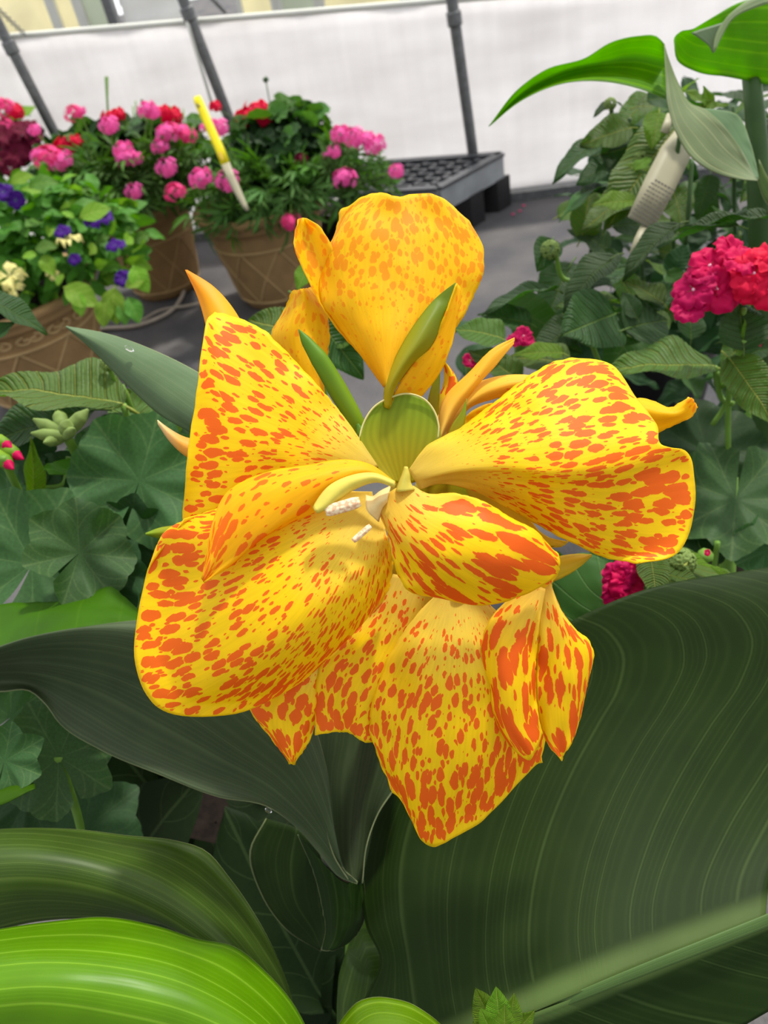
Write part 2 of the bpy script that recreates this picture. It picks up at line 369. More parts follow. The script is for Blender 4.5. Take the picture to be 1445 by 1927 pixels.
M_small = leaf_mat('small_leaf', S(78, 118, 54), S(120, 156, 84), 0.25, S(90, 146, 20), 0.6, 1, 0.06, 0, 0.5, mid=0.02, spec=.2, vmix=.4)
M_pot = plain('pot_tan', S(160, 128, 86), 0.65, 0.3, nscale=26, namt=0.16, bump=0.2)
M_soil = plain('soil', S(26, 20, 16), 0.9, 0.1, nscale=120, namt=0.5, bump=0.8)
M_black = plain('black_plastic', S(30, 30, 32), 0.42, 0.5, nscale=40, namt=0.15)
M_tray_side_lit = plain('tray_side_sunlit', S(150, 154, 156), 0.4, 0.5, nscale=12, namt=0.25)  # black tray's sides in paler grey: sunlight on them put into the colour
M_tray = plain('tray_plastic', S(72, 74, 78), 0.35, 0.6, nscale=40, namt=0.2)
M_steel = plain('galvanised_steel', S(120, 122, 122), 0.45, 0.5, metal=0.6, nscale=70, namt=0.25)
M_hose = plain('hose_plastic', S(176, 164, 150), 0.5, 0.4, nscale=40, namt=0.1)
M_white = plain('white_paint', S(232, 232, 222), 0.5, 0.4, nscale=10, namt=0.05)
M_tagy = plain('tag_yellow', S(250, 236, 20), 0.4, 0.4, nscale=60, namt=0.06, transl=0.3)
M_tagw = plain('tag_white', S(176, 170, 142), 0.45, 0.4, nscale=60, namt=0.05, transl=0.2)
M_ink = plain('ink_grey', S(96, 92, 86), 0.6, 0.2)

# ------------------------------------------------------------------ setting
def struct(name, me, mat):
    o = link(name, me, mat); o['kind'] = 'structure'; return o
M_floor = None
m, nt, N = nodes('ground_fabric')
ge = N('ShaderNodeTexCoord')
n1 = N('ShaderNodeTexNoise', {'Vector': ge.outputs['Object'], 'Scale': 5.0, 'Detail': 5.0})
n2 = N('ShaderNodeTexNoise', {'Vector': ge.outputs['Object'], 'Scale': 260.0, 'Detail': 2.0})
wv = N('ShaderNodeTexWave', {'Vector': ge.outputs['Object'], 'Scale': 130.0, 'Distortion': 0.4})
c = ramp(N, n1.outputs[0], [(0.3, S(62, 62, 68)), (0.7, S(100, 97, 96))])
hs = N('ShaderNodeHueSaturation', {'Color': c, 'Value': N('ShaderNodeMapRange', {0: n2.outputs[0], 1: 0.3, 2: 0.7, 3: 0.8, 4: 1.2})})
bm = N('ShaderNodeBump', {'Strength': 0.3, 'Distance': 0.001, 'Height': wv.outputs['Fac']})
b = N('ShaderNodeBsdfPrincipled', {'Base Color': hs, 'Roughness': 0.75, 'Specular IOR Level': 0.3}); nt.links.new(bm.outputs[0], b.inputs['Normal'])
N('ShaderNodeOutputMaterial', {0: b}); M_floor = m
struct('floor', mesh('floor', [(-4, -1.5, 0), (4, -1.5, 0), (4, 12, 0), (-4, 12, 0)], [(0, 1, 2, 3)], False), M_floor)

WB = onz(1020, 362, 0.0); WT = np.array([math.cos(math.radians(-14)), math.sin(math.radians(-14)), 0]); WN = np.array([-WT[1], WT[0], 0])
def onwall(x, y, off=0.0):
    r = ray(x, y); B = WB - WN * off; return CAM + r * (((B - CAM) @ WN) / (r @ WN))
r0 = onwall(0, 70); r1 = onwall(850, 0)
a0 = (r0 - WB) @ WT; a1 = (r1 - WB) @ WT
def railz(a): return r0[2] + (r1[2] - r0[2]) * (a - a0) / (a1 - a0)
m, nt, N = nodes('wall_sheet')
ge = N('ShaderNodeTexCoord')
sc = N('ShaderNodeVectorMath', {0: ge.outputs['Object'], 1: (2.2, 2.2, 9.0)}, operation='MULTIPLY')
n1 = N('ShaderNodeTexNoise', {'Vector': sc, 'Scale': 1.3, 'Detail': 5.0})
sc2 = N('ShaderNodeVectorMath', {0: ge.outputs['Object'], 1: (22, 22, 3.0)}, operation='MULTIPLY')
n2 = N('ShaderNodeTexNoise', {'Vector': sc2, 'Scale': 1.5, 'Detail': 4.0})
c = ramp(N, n1.outputs[0], [(0.25, S(232, 230, 230)), (0.75, S(250, 249, 250))])
hs = N('ShaderNodeHueSaturation', {'Color': c, 'Value': N('ShaderNodeMapRange', {0: n2.outputs[0], 1: 0.3, 2: 0.7, 3: 0.97, 4: 1.02})})
bm = N('ShaderNodeBump', {'Strength': 0.2, 'Distance': 0.01, 'Height': n2.outputs[0]})
sheet_shader(N, nt, hs, 0.7, 0.78, bump=bm, spec=0.2); M_wall = m
vs = []; NA, NZ = 120, 14; A0, A1 = -4.6, 3.0
for j in range(NZ):
    for i in range(NA):
        a = A0 + (A1 - A0) * i / (NA - 1); z = railz(a) * j / (NZ - 1)
        o = 0.008 * noise.noise(Vector((a * 2.5, z * 3, 0))) + 0.004 * math.sin(a * 23 + 3 * noise.noise(Vector((a, z * 2, 5))))
        vs.append(WB + WT * a + WN * o + np.array([0, 0, z]))
w = struct('wall_back', mesh('wall_back', vs, gridfaces(NA, NZ)), M_wall)
md = w.modifiers.new('thickness', 'SOLIDIFY'); md.thickness = 0.004
struct('trim_1', tube([WB + WT * a + np.array([0, 0, railz(a)]) for a in np.linspace(A0, A1, 12)], 0.008, 12, name='trim_1', res=40), M_white)
v, f = boxvf(WB + WT * (-.8) + WN * 0.0 - WN * 0.03 + np.array([0, 0, 0.012]), WT * 3.8, WN * 0.022, np.array([0, 0, 0.013]))
struct('baseboard_back', mesh('baseboard_back', v, f, False), M_steel)

def post(p_top, p_bot, lab, rod=False, extra=1.5, w=0.0155):
    a = onwall(*p_top, off=0.035); b = onwall(*p_bot, off=0.035)
    d = (a - b) / np.linalg.norm(a - b); top = a + d * 0.9
    bot = b - d * (b[2] / d[2])
    t = empty('support_post', bot, lab, 'post', 'galvanised posts along the white sheet wall')
    link('pole', tube([bot, a, top], w, 14, name='pole', res=8), M_steel, t)
    c = onwall(p_top[0] + (p_bot[0] - p_top[0]) * 0.12, p_top[1] + (p_bot[1] - p_top[1]) * 0.12, off=0.035)
    link('clamp', tube([c - d * 0.016, c + d * 0.016], w * 1.3, 14, name='clamp'), M_steel, t)
    if rod:
        link('brace_rod', tube([onwall(352, 40, .05), onwall(400, 200, .05)], 0.005, 8, name='brace_rod'), M_white, t)
post((10, 70), (95, 235), 'grey steel post against the white wall at the far left of the frame')
post((345, 0), (430, 220), 'grey steel post with a thin white rod beside it, behind the yellow plant tag', True)
post((850, 0), (890, 290), 'grey steel post standing behind the black nursery tray')

# hanging chains near the top rail
for (p, q, lab) in (((0, 20), (48, 66), 'thin chain hanging to the wall rail at the top left corner'), ((398, -4), (425, 24), 'thin chain hanging to the wall rail beside the second steel post')):
    a = onwall(*p, off=.03); b = onwall(*q, off=.03); ex = a + (a - b) * 2
    parts = []
    nl = 34
    for k in range(nl):
        c0 = ex + (b - ex) * (k + .5) / nl; dd = (b - ex) / nl * 0.62; sd_ = np.cross(dd, Fv); sd_ = sd_ / np.linalg.norm(sd_) * .006
        if k % 2: sd_ = np.cross(dd, sd_); sd_ = sd_ / np.linalg.norm(sd_) * .006
        loop = [c0 + dd * math.cos(w_) + sd_ * math.sin(w_) for w_ in np.linspace(0, 2 * math.pi, 9)]
        parts.append(vf(tube(loop, 0.0018, 5, False, res=12)))
    tag(link('chain', joinm('chain', parts), M_steel), lab, 'chain')

# neighbouring house beyond the sheet wall
def onback(x, y, dist): 
    B = WB + WN * dist; r = ray(x, y); return CAM + r * (((B - CAM) @ WN) / (r @ WN))
hb = onback(250, 20, 4.0); hb0 = np.array([hb[0], hb[1], 0])
H = empty('neighbouring_house', hb0, 'pale house wall with white window frames and lap siding seen above the white sheet wall', 'building')
M_side = plain('siding', S(240, 240, 238), 0.5, 0.4, nscale=5, namt=0.05, transl=.45)
M_glass = plain('window_glass', S(214, 220, 206), 0.2, 0.6, nscale=2, namt=0.15, transl=.55)
M_cur = plain('curtain_cream', S(246, 241, 214), 0.7, 0.2, nscale=4, namt=0.1, transl=.7)
def hbox(xa, xb, z0, z1, off, th):
    a = onback(xa, 20, 4.0); b = onback(xb, 20, 4.0); c = (a + b) / 2; c = np.array([c[0], c[1], (z0 + z1) / 2]) - WN * off
    return boxvf(c, WT * abs((b - a) @ WT) / 2, WN * th, np.array([0, 0, (z1 - z0) / 2]))
parts = []
for k in range(22):
    z = 0.05 + k * 0.115
    v, f = hbox(232, 345, z, z + 0.115, 0.0, 0.01); v = np.array(v)
    for q in v:
        if q[2] < z + .05: q -= WN * 0.03
    parts.append((v, f))
link('siding', joinm('siding', parts, False), M_side, H)
for xa, xb, mt in ((-400, 100, M_cur), (108, 150, M_cur), (158, 206, M_glass), (455, 520, M_cur), (530, 600, M_glass), (610, 760, M_cur)):
    v, f = hbox(xa, xb, 0.1, 2.4, 0.0, 0.01); pw_ = link('window', mesh('window', v, f, False), mt, H)
    fr = [hbox(xa - 4, xa + 5, 0.05, 2.45, 0.03, 0.02), hbox(xb - 5, xb + 4, 0.05, 2.45, 0.03, 0.02)]
    link('frame', joinm('frame', fr, False), M_white, pw_)
v, f = hbox(206, 222, 0.0, 2.5, 0.05, 0.04); link('corner_post', mesh('corner_post', v, f, False), M_steel, H)

# black nursery tray on short legs
TZ = 0.15
TA = onz(824, 354, TZ); TB = onz(942, 290, TZ); TC = onz(690, 308, TZ)
ax = (TB - TA); ay = (TC - TB); TD = TA + ay
tb = empty('nursery_tray', (TA + TC) / 2 * np.array([1, 1, 0]), 'black plastic nursery tray bench with an open grid top beside the sheet wall', 'tray')
nx_, ny_ = ax / np.linalg.norm(ax), ay / np.linalg.norm(ay); zz = np.array([0, 0, 1.0])
def bar(p, q, w, h, z=0.0):
    c = (p + q) / 2 + zz * z; d = (q - p) / 2; s = np.cross(d / np.linalg.norm(d), zz)
    return boxvf(c, d, s * w, zz * h)
v, f = bar(TA, TB, .009, .032, -.032); link('side_panel', mesh('side_panel', v, f, False), M_tray_side_lit, tb)
v, f = bar(TD, TA, .009, .032, -.032); link('side_panel', mesh('side_panel', v, f, False), M_tray_side_lit, tb)
fr = [bar(TB, TC, .008, .03, -.03), bar(TC, TD, .008, .03, -.03)]
fr += [bar(TA, TB, .014, .004), bar(TB, TC, .014, .004), bar(TC, TD, .014, .004), bar(TD, TA, .014, .004)]
link('rim', joinm('rim', fr, False), M_tray, tb)
gr = []
for k in range(1, 6): gr.append(bar(TA + ax * k / 6, TD + ax * k / 6, .005, .018, -.018))
for k in range(1, 8): gr.append(bar(TA + ay * k / 8, TB + ay * k / 8, .005, .018, -.018))
link('grid', joinm('grid', gr, False), M_tray, tb)
v, f = boxvf((TA + TC) / 2 - zz * .058, ax / 2, ay / 2, zz * .002); link('bottom', mesh('bottom', v, f, False), M_black, tb)
for q in (TA + ax * .5 + ay * .04, TB - ax * .05 + ay * .04, TC - ax * .05 - ay * .05, TD + ax * .1 - ay * .05):
    v, f = boxvf(q * np.array([1, 1, 0]) + zz * (TZ - .062) / 2, nx_ * .03, ny_ * .03, zz * (TZ - .062) / 2); link('leg', mesh('leg', v, f, False), M_black, tb)

# ------------------------------------------------------------------ pots
def lathe(c, prof, n=56):
    vs = []; 
    for r, z in prof:
        for k in range(n):
            w = 2 * math.pi * k / n; vs.append((c[0] + r * math.cos(w), c[1] + r * math.sin(w), c[2] + z))
    fs = []
    for j in range(len(prof) - 1):
        for k in range(n): fs.append((j*n + k, j*n + (k+1) % n, (j+1)*n + (k+1) % n, (j+1)*n + k))
    return vs, fs
def make_pot(c, R, H, lab, grp=None, lattice=True, scroll=False):
    """tan planter: rolled rim, band, diamond lattice relief"""
    t = empty('planter_pot', c, lab, 'pot', grp)
    rb = R * 0.62
    def rad(z): return rb + (R * 0.93 - rb) * (z / H) ** 0.8
    prof = [(0.01, 0.004), (rb * .97, 0.0), (rb, 0.01)] + [(rad(z), z) for z in np.linspace(0.02, H * 0.84, 12)]
    prof += [(R * .95, H * .85), (R * .97, H * .87), (R * .965, H * .9), (R, H * .92), (R * 1.03, H * .95), (R * 1.03, H * .985), (R, H), (R * .93, H), (R * .9, H * .97), (R * .86, H * .8)]
    parts = [lathe(c, prof)]
    zb = H * 0.66
    for zz_ in (zb, H * .1):
        ring = [(c[0] + rad(zz_) * math.cos(w) * 1.004, c[1] + rad(zz_) * math.sin(w) * 1.004, c[2] + zz_) for w in np.linspace(0, 2 * math.pi, 49)]
        parts.append(vf(tube(ring, R * .018, 6, False, res=64)))
    if lattice:
        for k in range(9):
            for sg in (1, -1):
                pl = []
                for u in np.linspace(0, 1, 9):
                    z = H * .1 + (zb - H * .1) * u; w = 2 * math.pi * k / 9 + sg * u * 2 * math.pi / 9 * 1.0
                    pl.append((c[0] + rad(z) * 1.004 * math.cos(w), c[1] + rad(z) * 1.004 * math.sin(w), c[2] + z))
                parts.append(vf(tube(pl, R * .014, 5, False, res=14)))
    if scroll:
        for k in range(16):
            w0 = 2 * math.pi * k / 16
            for sg in (1, -1):
                pl = []
                for u in np.linspace(0, 1, 12):
                    rr = .12 * (1 - u * .8); w = w0 + sg * (.06 + rr * math.sin(u * 7)); z = H * (.76 + .35 * rr * math.cos(u * 7))
                    pl.append((c[0] + rad(z) * 1.01 * math.cos(w), c[1] + rad(z) * 1.01 * math.sin(w), c[2] + z))
                parts.append(vf(tube(pl, R * .016, 5, False, res=20)))
    me = joinm('body', parts); me.materials.append(M_pot); me.materials.append(M_potr)
    n0 = len(parts[0][1])
    for p in me.polygons[n0:]: p.material_index = 1
    link('body', me, None, t)
    sv = [(c[0], c[1], c[2] + H * .9)] + [(c[0] + R * .9 * math.cos(w), c[1] + R * .9 * math.sin(w), c[2] + H * .88) for w in np.linspace(0, 2 * math.pi, 40, endpoint=False)]
    link('soil', mesh('soil', sv, [(0, k + 1, (k + 1) % 40 + 1) for k in range(40)]), M_soil, t)
    return t
PB = onz(486, 374, 0.25); PB[2] = 0
PA = onz(258, 378, 0.25); PA[2] = 0
PC = onz(10, 545, 0.25); PC[2] = 0
def pxr(c, z, px): return px * np.dot(c + np.array([0, 0, z]) - CAM, Fv) / FPX
RB = pxr(PB, .25, 124); RA = pxr(PA, .25, 100) ; RC = pxr(PC, .25, 165)
make_pot(PB, RB, .25, 'tan planter pot with diamond relief beneath the yellow plant tag', 'tan planter pots on the ground')
make_pot(PA, RA, .25, 'tan planter pot partly hidden between the purple petunias and the pot under the yellow tag', 'tan planter pots on the ground')
make_pot(PC, RC, .25, 'tan planter pot with scroll and lattice relief under the purple petunias', 'tan planter pots on the ground', scroll=True)
PD = onz(-70, 372, 0.25) - WN * .16; PD[2] = 0
make_pot(PD, .13, .25, 'tan planter pot holding the dark wine petunias at the left edge of the frame', 'tan planter pots on the ground')
# black container right of the lattice pot, with pale tubing round it
PE = onz(655, 420, 0.10); PE[2] = 0
ct = empty('black_container', PE, 'black plastic container on the ground behind the upright yellow petal', 'container')
v, f = lathe(PE, [(.01, .003), (.085, 0), (.1, .15), (.106, .15), (.106, .16), (.097, .16), (.085, .03)]); link('body', mesh('body', v, f), M_black, ct)
v, f = lathe(PE, [(.0, .13), (.09, .13)]); link('soil', mesh('soil', v, f), M_soil, ct)
hz = .008
tag(link('irrigation_hose', tube([onz(x, y, z) for x, y, z in ((128, 624, hz), (200, 618, hz), (262, 612, hz), (315, 590, hz), (343, 556, hz), (347, 515, .02), (338, 465, .06), (332, 440, .09))], .0055, 8, name='irrigation_hose', res=60), M_hose), 'beige hose curving on the ground between the front pot and the lattice pots', 'hose')
tag(link('irrigation_hose', tube([onz(x, y, z) for x, y, z in ((262, 606, hz), (300, 585, hz), (355, 575, hz), (400, 565, hz))], .004, 8, name='irrigation_hose', res=30), M_hose), 'thin grey hose lying on the ground beneath the lattice pot', 'hose')
tag(link('drip_tube', tube([onz(x, y, z) for x, y, z in ((598, 418, .12), (606, 396, .17), (625, 380, .19), (652, 374, .17), (664, 392, .12))], .004, 8, name='drip_tube', res=40), M_white), 'white tube looping over the black container right of the lattice pot', 'tube')
for x, y, lb in ((985, 387, 'tiny pink petal on the ground in front of the tray, farthest from the canna flower'), (978, 397, 'tiny pink petal on the ground in front of the tray, middle one of three'), (965, 403, 'tiny pink petal on the ground in front of the tray, nearest the canna flower')):
    p = onz(x, y, 0.004); v = [p + .0045 * np.array([math.cos(w) * (1 + .3 * (i % 2)), math.sin(w), .25 * (i % 2)]) for i, w in enumerate(np.linspace(0, 2*math.pi, 8, endpoint=False))] + [p]
    me = mesh('fallen_petal', v, [(i, (i + 1) % 8, 8) for i in range(8)]); tag(link('fallen_petal', me, M_pink2, solid=.001), lb, 'petal', 'fallen petals on the ground')


# ------------------------------------------------------------------ leaf and flower builders (unit size: base at origin, blade along +Y, face +Z)
def unit_leaf(name, mat, wid=0.3, n=13, m=22, fold=0.18, droop=0.25, serr=0.0, sn=22, quilt=0.0, twist=0.0, peak=0.4, wav=0.03, seed=0.0, stem=0.12, veins=9):
    vs = []; uvs = []
    for j in range(m):
        t = j / (m - 1)
        w = wid * (math.sin(math.pi * t ** (math.log(.5) / math.log(peak))) ** 0.85 if 0 < t < 1 else 0.0)
        if serr and 0 < t < 1: w *= 1 + serr * (1 - abs((t * sn) % 1.0 * 2 - 1))
        for i in range(n):
            s = -1 + 2 * i / (n - 1); a = abs(s)
            x = s * w; y = t - 0.06 * a * w; z = fold * a * w * 1.6 - droop * t * t + wav * math.sin(t * 13 + s * 2 + seed) * a
            z += wav * noise.noise(Vector((s * 1.5, t * 4, seed)))
            ph = t * veins - a * 1.6
            if quilt: z += quilt * abs(math.sin(math.pi * ph)) * (0.3 + a) * min(1, (1 - a) * 5) * (1 if 0.04 < t < .96 else 0)
            if twist: x, z = x * math.cos(twist * t) - z * math.sin(twist * t), x * math.sin(twist * t) + z * math.cos(twist * t)
            vs.append((x, y * math.cos(droop * .3), z)); uvs.append((ph + 0.5, a * (w / wid + .05)))
    me = mesh(name, vs, gridfaces(n, m)); setuv(me, 'vein', uvs)
    if stem:
        v, f = vf(me); tv, tf = vf(tube([(0, -stem, -.05), (0, 0, 0), (0, .15, 0.0)], [.012, .012, .006], 5, res=5))
        me = joinm(name, [(v, f), (tv, tf)]); setuv(me, 'vein', uvs + [(0, 0)] * len(tv))
    me.materials.append(mat); return me
def round_leaf(name, mat, lobes=7, sc=0.06, cup=0.12, n=72, m=12, seed=0.0, sinus=0.35, ridge=0.006, scal=0.035, fold=0.0):
    """scalloped, radially veined leaf; petiole joint at origin, unit radius 0.5, face +Z, sinus towards -Y"""
    vs = [(0, 0, 0)]; uvs = [(0.25, 1.0)]; fs = []
    for j in range(1, m + 1):
        q = j / m
        for k in range(n + 1):
            th = (k / n - 0.5) * (2 * math.pi - sinus) + math.pi / 2
            u = (k / n) * lobes
            r = 0.5 * (1 + sc * math.cos(2 * math.pi * (u - 0.5)) + scal * abs(math.sin(math.pi * u * 3)) * 1.0)
            r *= 1 + 0.06 * noise.noise(Vector((math.cos(th) * 2, math.sin(th) * 2, seed)))
            e = abs(k / n - 0.5) * 2
            r *= 1 - 0.12 * max(0, e - .8) / .2
            x = r * q * math.cos(th); y = r * q * math.sin(th) + 0.0
            z = cup * q ** 2 * (0.6 + 0.8 * noise.noise(Vector((x * 2, y * 2, seed + 4)))) + ridge * q * q * math.cos(2 * math.pi * u) + 0.045 * q * q * math.sin(2.3 * th + seed * 3) 
            z += fold * abs(x) * q + 0.07 * q * q * noise.noise(Vector((x * 4, y * 5, seed + 9)))
            vs.append((x, y, z)); uvs.append((u + 0.0, 1.0 + q))
    for k in range(n): fs.append((0, 1 + k, 2 + k))
    for j in range(m - 1):
        for k in range(n): a = 1 + j * (n + 1) + k; fs.append((a, a + n + 1, a + n + 2, a + 1))
    me = mesh(name, vs, fs); setuv(me, 'vein', uvs); me.materials.append(mat); return me
def frame(y, z, scale, loc, sx=1.0):
    y = V3(y).normalized(); z = V3(z); z = (z - y * z.dot(y))
    if z.length < 1e-5: z = y.orthogonal()
    z.normalize(); x = y.cross(z)
    sx = sx * scale
    return Matrix(((x[0]*sx, y[0]*scale, z[0]*scale, loc[0]), (x[1]*sx, y[1]*scale, z[1]*scale, loc[1]), (x[2]*sx, y[2]*scale, z[2]*scale, loc[2]), (0, 0, 0, 1)))
def inst(name, me, parent, mat4, label=None, solid=0):
    o = bpy.data.objects.new(name, me); COL.objects.link(o); o.parent = parent
    o.matrix_parent_inverse = Matrix.Identity(4)
    o.matrix_basis = Matrix.Translation(-worldloc(parent)) @ mat4
    if label: o['label'] = label
    return o
def put_leaf(me, parent, base, tip, face=(0, .4, 1), wide=1.0, name='leaf', label=None):
    """base, tip: (px, py, depth); face: camera-relative direction of the blade's upper side"""
    a = P(*base); b = P(*tip); L = np.linalg.norm(b - a)
    return inst(name, me, parent, frame(b - a, DIR(*face), L, a, wide), label)
def put_round(me, parent, c, diam_px, face=(0, .3, 1), ang=90, name='leaf', label=None, wide=1.0):
    a = P(*c); d = diam_px * c[2] / FPX; w = math.radians(ang); y = DIR(math.cos(w), math.sin(w), 0.001)
    f = DIR(*face); y = y - f * (y @ f); y = y / np.linalg.norm(y)
    return inst(name, me, parent, frame(y, f, d, a, wide), label)

def floret_mesh(name, mat, eye=None, petals=5, ruf=0.12, cup=0.25, over=1.25, n=9, m=7, seed=0, notch=0.0):
    """unit floret, diameter about 1, facing +Z"""
    parts = []; 
    for k in range(petals):
        c = 2 * math.pi * k / petals; vs = []
        for j in range(m):
            q = j / (m - 1)
            for i in range(n):
                s = -1 + 2 * i / (n - 1)
                hw = math.pi / petals * over * (0.45 + .55 * min(1, q * 1.6))
                r = 0.5 * q * (1 - 0.16 * abs(s) ** 2.5 - notch * max(0, 1 - abs(s) * 2.5) * q)
                w = c + s * hw * (1 - .25 * max(0, q - .7) / .3)
                z = cup * q ** 1.5 * .5 - cup * .55 * q ** 4 + ruf * q * q * noise.noise(Vector((s * 2.2 + k * 3, q * 3, seed + k))) + 0.015 * (s + k % 2) * q
                vs.append((r * math.cos(w), r * math.sin(w), z))
        parts.append((vs, gridfaces(n, m)))
    me = joinm(name, parts); me.materials.append(mat)
    if eye is not None:
        v, f = vf(me); ev, ef = vf(tube([(0, 0, -.02), (0, 0, .05)], [.05, .02], 6, res=3)); me = joinm(name, [(v, f), (ev, ef)])
        me.materials.append(mat); me.materials.append(eye)
        for p in me.polygons[len(f):]: p.material_index = 1
    return me
def xform(vfp, M4):
    v, f = vfp; return [tuple(M4 @ Vector(q)) for q in v], f
def keep(me): return [tuple(q.co) for q in me.vertices], [tuple(p.vertices) for p in me.polygons]
def cluster_mesh(name, mat, n=16, fl=0.42, seed=0, petals=5, flat=0.6, m=4):
    """rounded head of florets, unit diameter about 1, dome towards +Z"""
    r_ = random.Random(seed); base = keep(floret_mesh('tmp', mat, petals=petals, n=5, m=m, ruf=.2, seed=seed, over=.98 if n > 20 else 1.25)); parts = []
    for k in range(n):
        z = 1 - (k + .5) / n * 1.25; w = k * 2.399963; rr = math.sqrt(max(0, 1 - z * z))
        d = Vector((rr * math.cos(w), rr * math.sin(w), z)); d += Vector((r_.uniform(-.35, .35), r_.uniform(-.35, .35), r_.uniform(-.2, .2))); d.normalize()
        p = Vector((d.x * .36, d.y * .36, d.z * .36 * flat)) * r_.uniform(.7, 1.35)
        parts.append(xform(base, frame(d.orthogonal(), d, fl * r_.uniform(.85, 1.15), p)))
    me = joinm(name, parts); me.materials.append(mat); return me

# shared meshes
LAN = [unit_leaf('lantana_blade', mt, .32, 17, 45, .16, dr, .06, 24, .02, tw, .38, .03, sd) for mt, dr, tw, sd in ((M_lan, .15, .1, 1), (M_lan_dark, .25, -.15, 2), (M_lan, .35, .2, 3), (M_lan_dark, .1, .05, 4))]
LANL = unit_leaf('lantana_blade_bright', M_lan_lit, .3, 17, 45, .14, .2, .06, 24, .022, .1, .38, .03, 5)
SMO = [unit_leaf('ovate_blade', M_smooth, .3, 11, 20, .16, dr, .03, 14, .008, tw, .36, .035, sd) for dr, tw, sd in ((.2, .1, 1), (.35, -.2, 2), (.1, .3, 7))]
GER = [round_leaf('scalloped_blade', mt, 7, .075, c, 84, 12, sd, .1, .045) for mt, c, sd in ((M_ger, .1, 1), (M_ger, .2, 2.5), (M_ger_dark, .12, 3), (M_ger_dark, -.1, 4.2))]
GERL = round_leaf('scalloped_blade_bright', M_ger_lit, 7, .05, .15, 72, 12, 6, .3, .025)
PETL = [unit_leaf('petunia_blade', mt, .27, 7, 10, .14, .3, 0, 1, 0, tw, .5, .03, sd, stem=.05, veins=5) for mt, tw, sd in ((M_pet, .1, 1), (M_pet, -.2, 2), (M_petd, .2, 3))]
SMLR = [round_leaf('small_scalloped_blade', mt, 7, .05, .15, 28, 5, sd, .3, .03) for mt, sd in ((M_small, 1), (M_ger, 2), (M_small, 3))]
def ferny(name, mat, seed):
    """three-forked cut verbena leaf"""
    parts = []; r_ = random.Random(seed)
    for a, L in ((0, 1), (.55, .7), (-.55, .72), (.95, .42), (-1, .4)):
        vs = []
        for j in range(6):
            t = j / 5
            for s in (-1, 0, 1):
                w = .075 * math.sin(math.pi * min(.98, t * .9 + .1)) * L; y = .15 + t * L * .85
                x0 = math.sin(a) * y * .9 if a else 0; y0 = math.cos(a) * y
                vs.append((x0 + s * w, y0, .04 * abs(s) - .25 * t * t * L + r_.uniform(-.01, .01)))
        parts.append((vs, gridfaces(3, 6)))
    parts.append(([(-.01, 0, 0), (.01, 0, 0), (.012, .3, 0), (-.012, .3, 0)], [(0, 1, 2, 3)]))
    me = joinm(name, parts); me.materials.append(mat); setuv(me, 'vein', [(.1, .5)] * len(me.vertices)); return me
FER = [ferny('cut_blade', mt, s) for mt, s in ((M_small, 1), (M_small, 2), (M_petd, 3))]

def bush(root, centre, rad, meshes, size, nobj, nstuff, seed, names='leaf', updir=0.5, zmin=None, skip=None, stuffmat=None):
    """leaves on an ellipsoid shell; nobj separate leaf parts, the inner rest as one part"""
    r_ = random.Random(seed); out = []
    c = np.array(centre, float); rad = np.array(rad, float)
    k = 0; tries = 0
    while k < nobj + nstuff and tries < 12000:
        tries += 1
        z = r_.uniform(-.55, 1); w = r_.uniform(0, 6.283); rr = math.sqrt(1 - min(1, z * z))
        d = np.array([rr * math.cos(w), rr * math.sin(w), z])
        if k < nobj and d @ (c - CAM) > 0.35 * np.linalg.norm(c - CAM): continue       # the shell that can be seen
        q = r_.uniform(.82, 1.03) if k < nobj else r_.uniform(.35, .95)
        p = c + rad * d * q
        if zmin is not None and p[2] < zmin: continue
        if skip and skip(p): continue
        nrm = d / rad; nrm = nrm / np.linalg.norm(nrm) + np.array([0, 0, updir]) + np.array([r_.uniform(-.5, .5) for _ in range(3)])
        y = d * .7 + np.array([r_.uniform(-1, 1), r_.uniform(-1, 1), r_.uniform(-.6, .4)])
        s = size * r_.uniform(.7, 1.25); out.append((meshes[r_.randrange(len(meshes))], frame(y, nrm, s, p))); k += 1
    for me, M4 in out[:nobj]: inst(names, me, root, M4)
    if len(out) > nobj:
        groups = {}
        parts = []; uvs = []
        for me, M4 in out[nobj:]:
            v, f = keep(me); parts.append(xform((v, f), M4)); uvs += [(.1, .5)] * len(v)
        me = joinm('foliage', parts); setuv(me, 'vein', uvs)
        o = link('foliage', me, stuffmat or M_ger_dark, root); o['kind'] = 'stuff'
def head(root, me, px, py, d, dia_px, face=(0, .5, 1), name='flower_cluster', stem_to=None, smat=None):
    a = P(px, py, d); s = dia_px * d / FPX
    inst(name, me, root, frame(DIR(1, .1, 0), DIR(*face), s, a))
    if stem_to is not None:
        b = np.array(stem_to, float); mid = (a + b) / 2 + np.array([0, 0, .01])
        return vf(tube([a - DIR(*face) * s * .1, mid, b], [.0016, .0018, .002], 5, res=8))

CL_pink = [cluster_mesh('pink_head', M_pink, 22, .31, s) for s in (1, 2, 3)]
CL_rose = [cluster_mesh('rose_head', M_pink2, 22, .31, s) for s in (4, 5)]
CL_red = [cluster_mesh('red_head', M_red, 12, .5, s) for s in (6, 7)]
CL_wine = cluster_mesh('wine_head', M_wine, 5, .75, 8, m=6)
PETU = floret_mesh('petunia_bloom', M_purple, ruf=.25, cup=.5, over=1.35, seed=3)
PETW = floret_mesh('wine_bloom', M_wine, ruf=.25, cup=.5, over=1.35, seed=5)

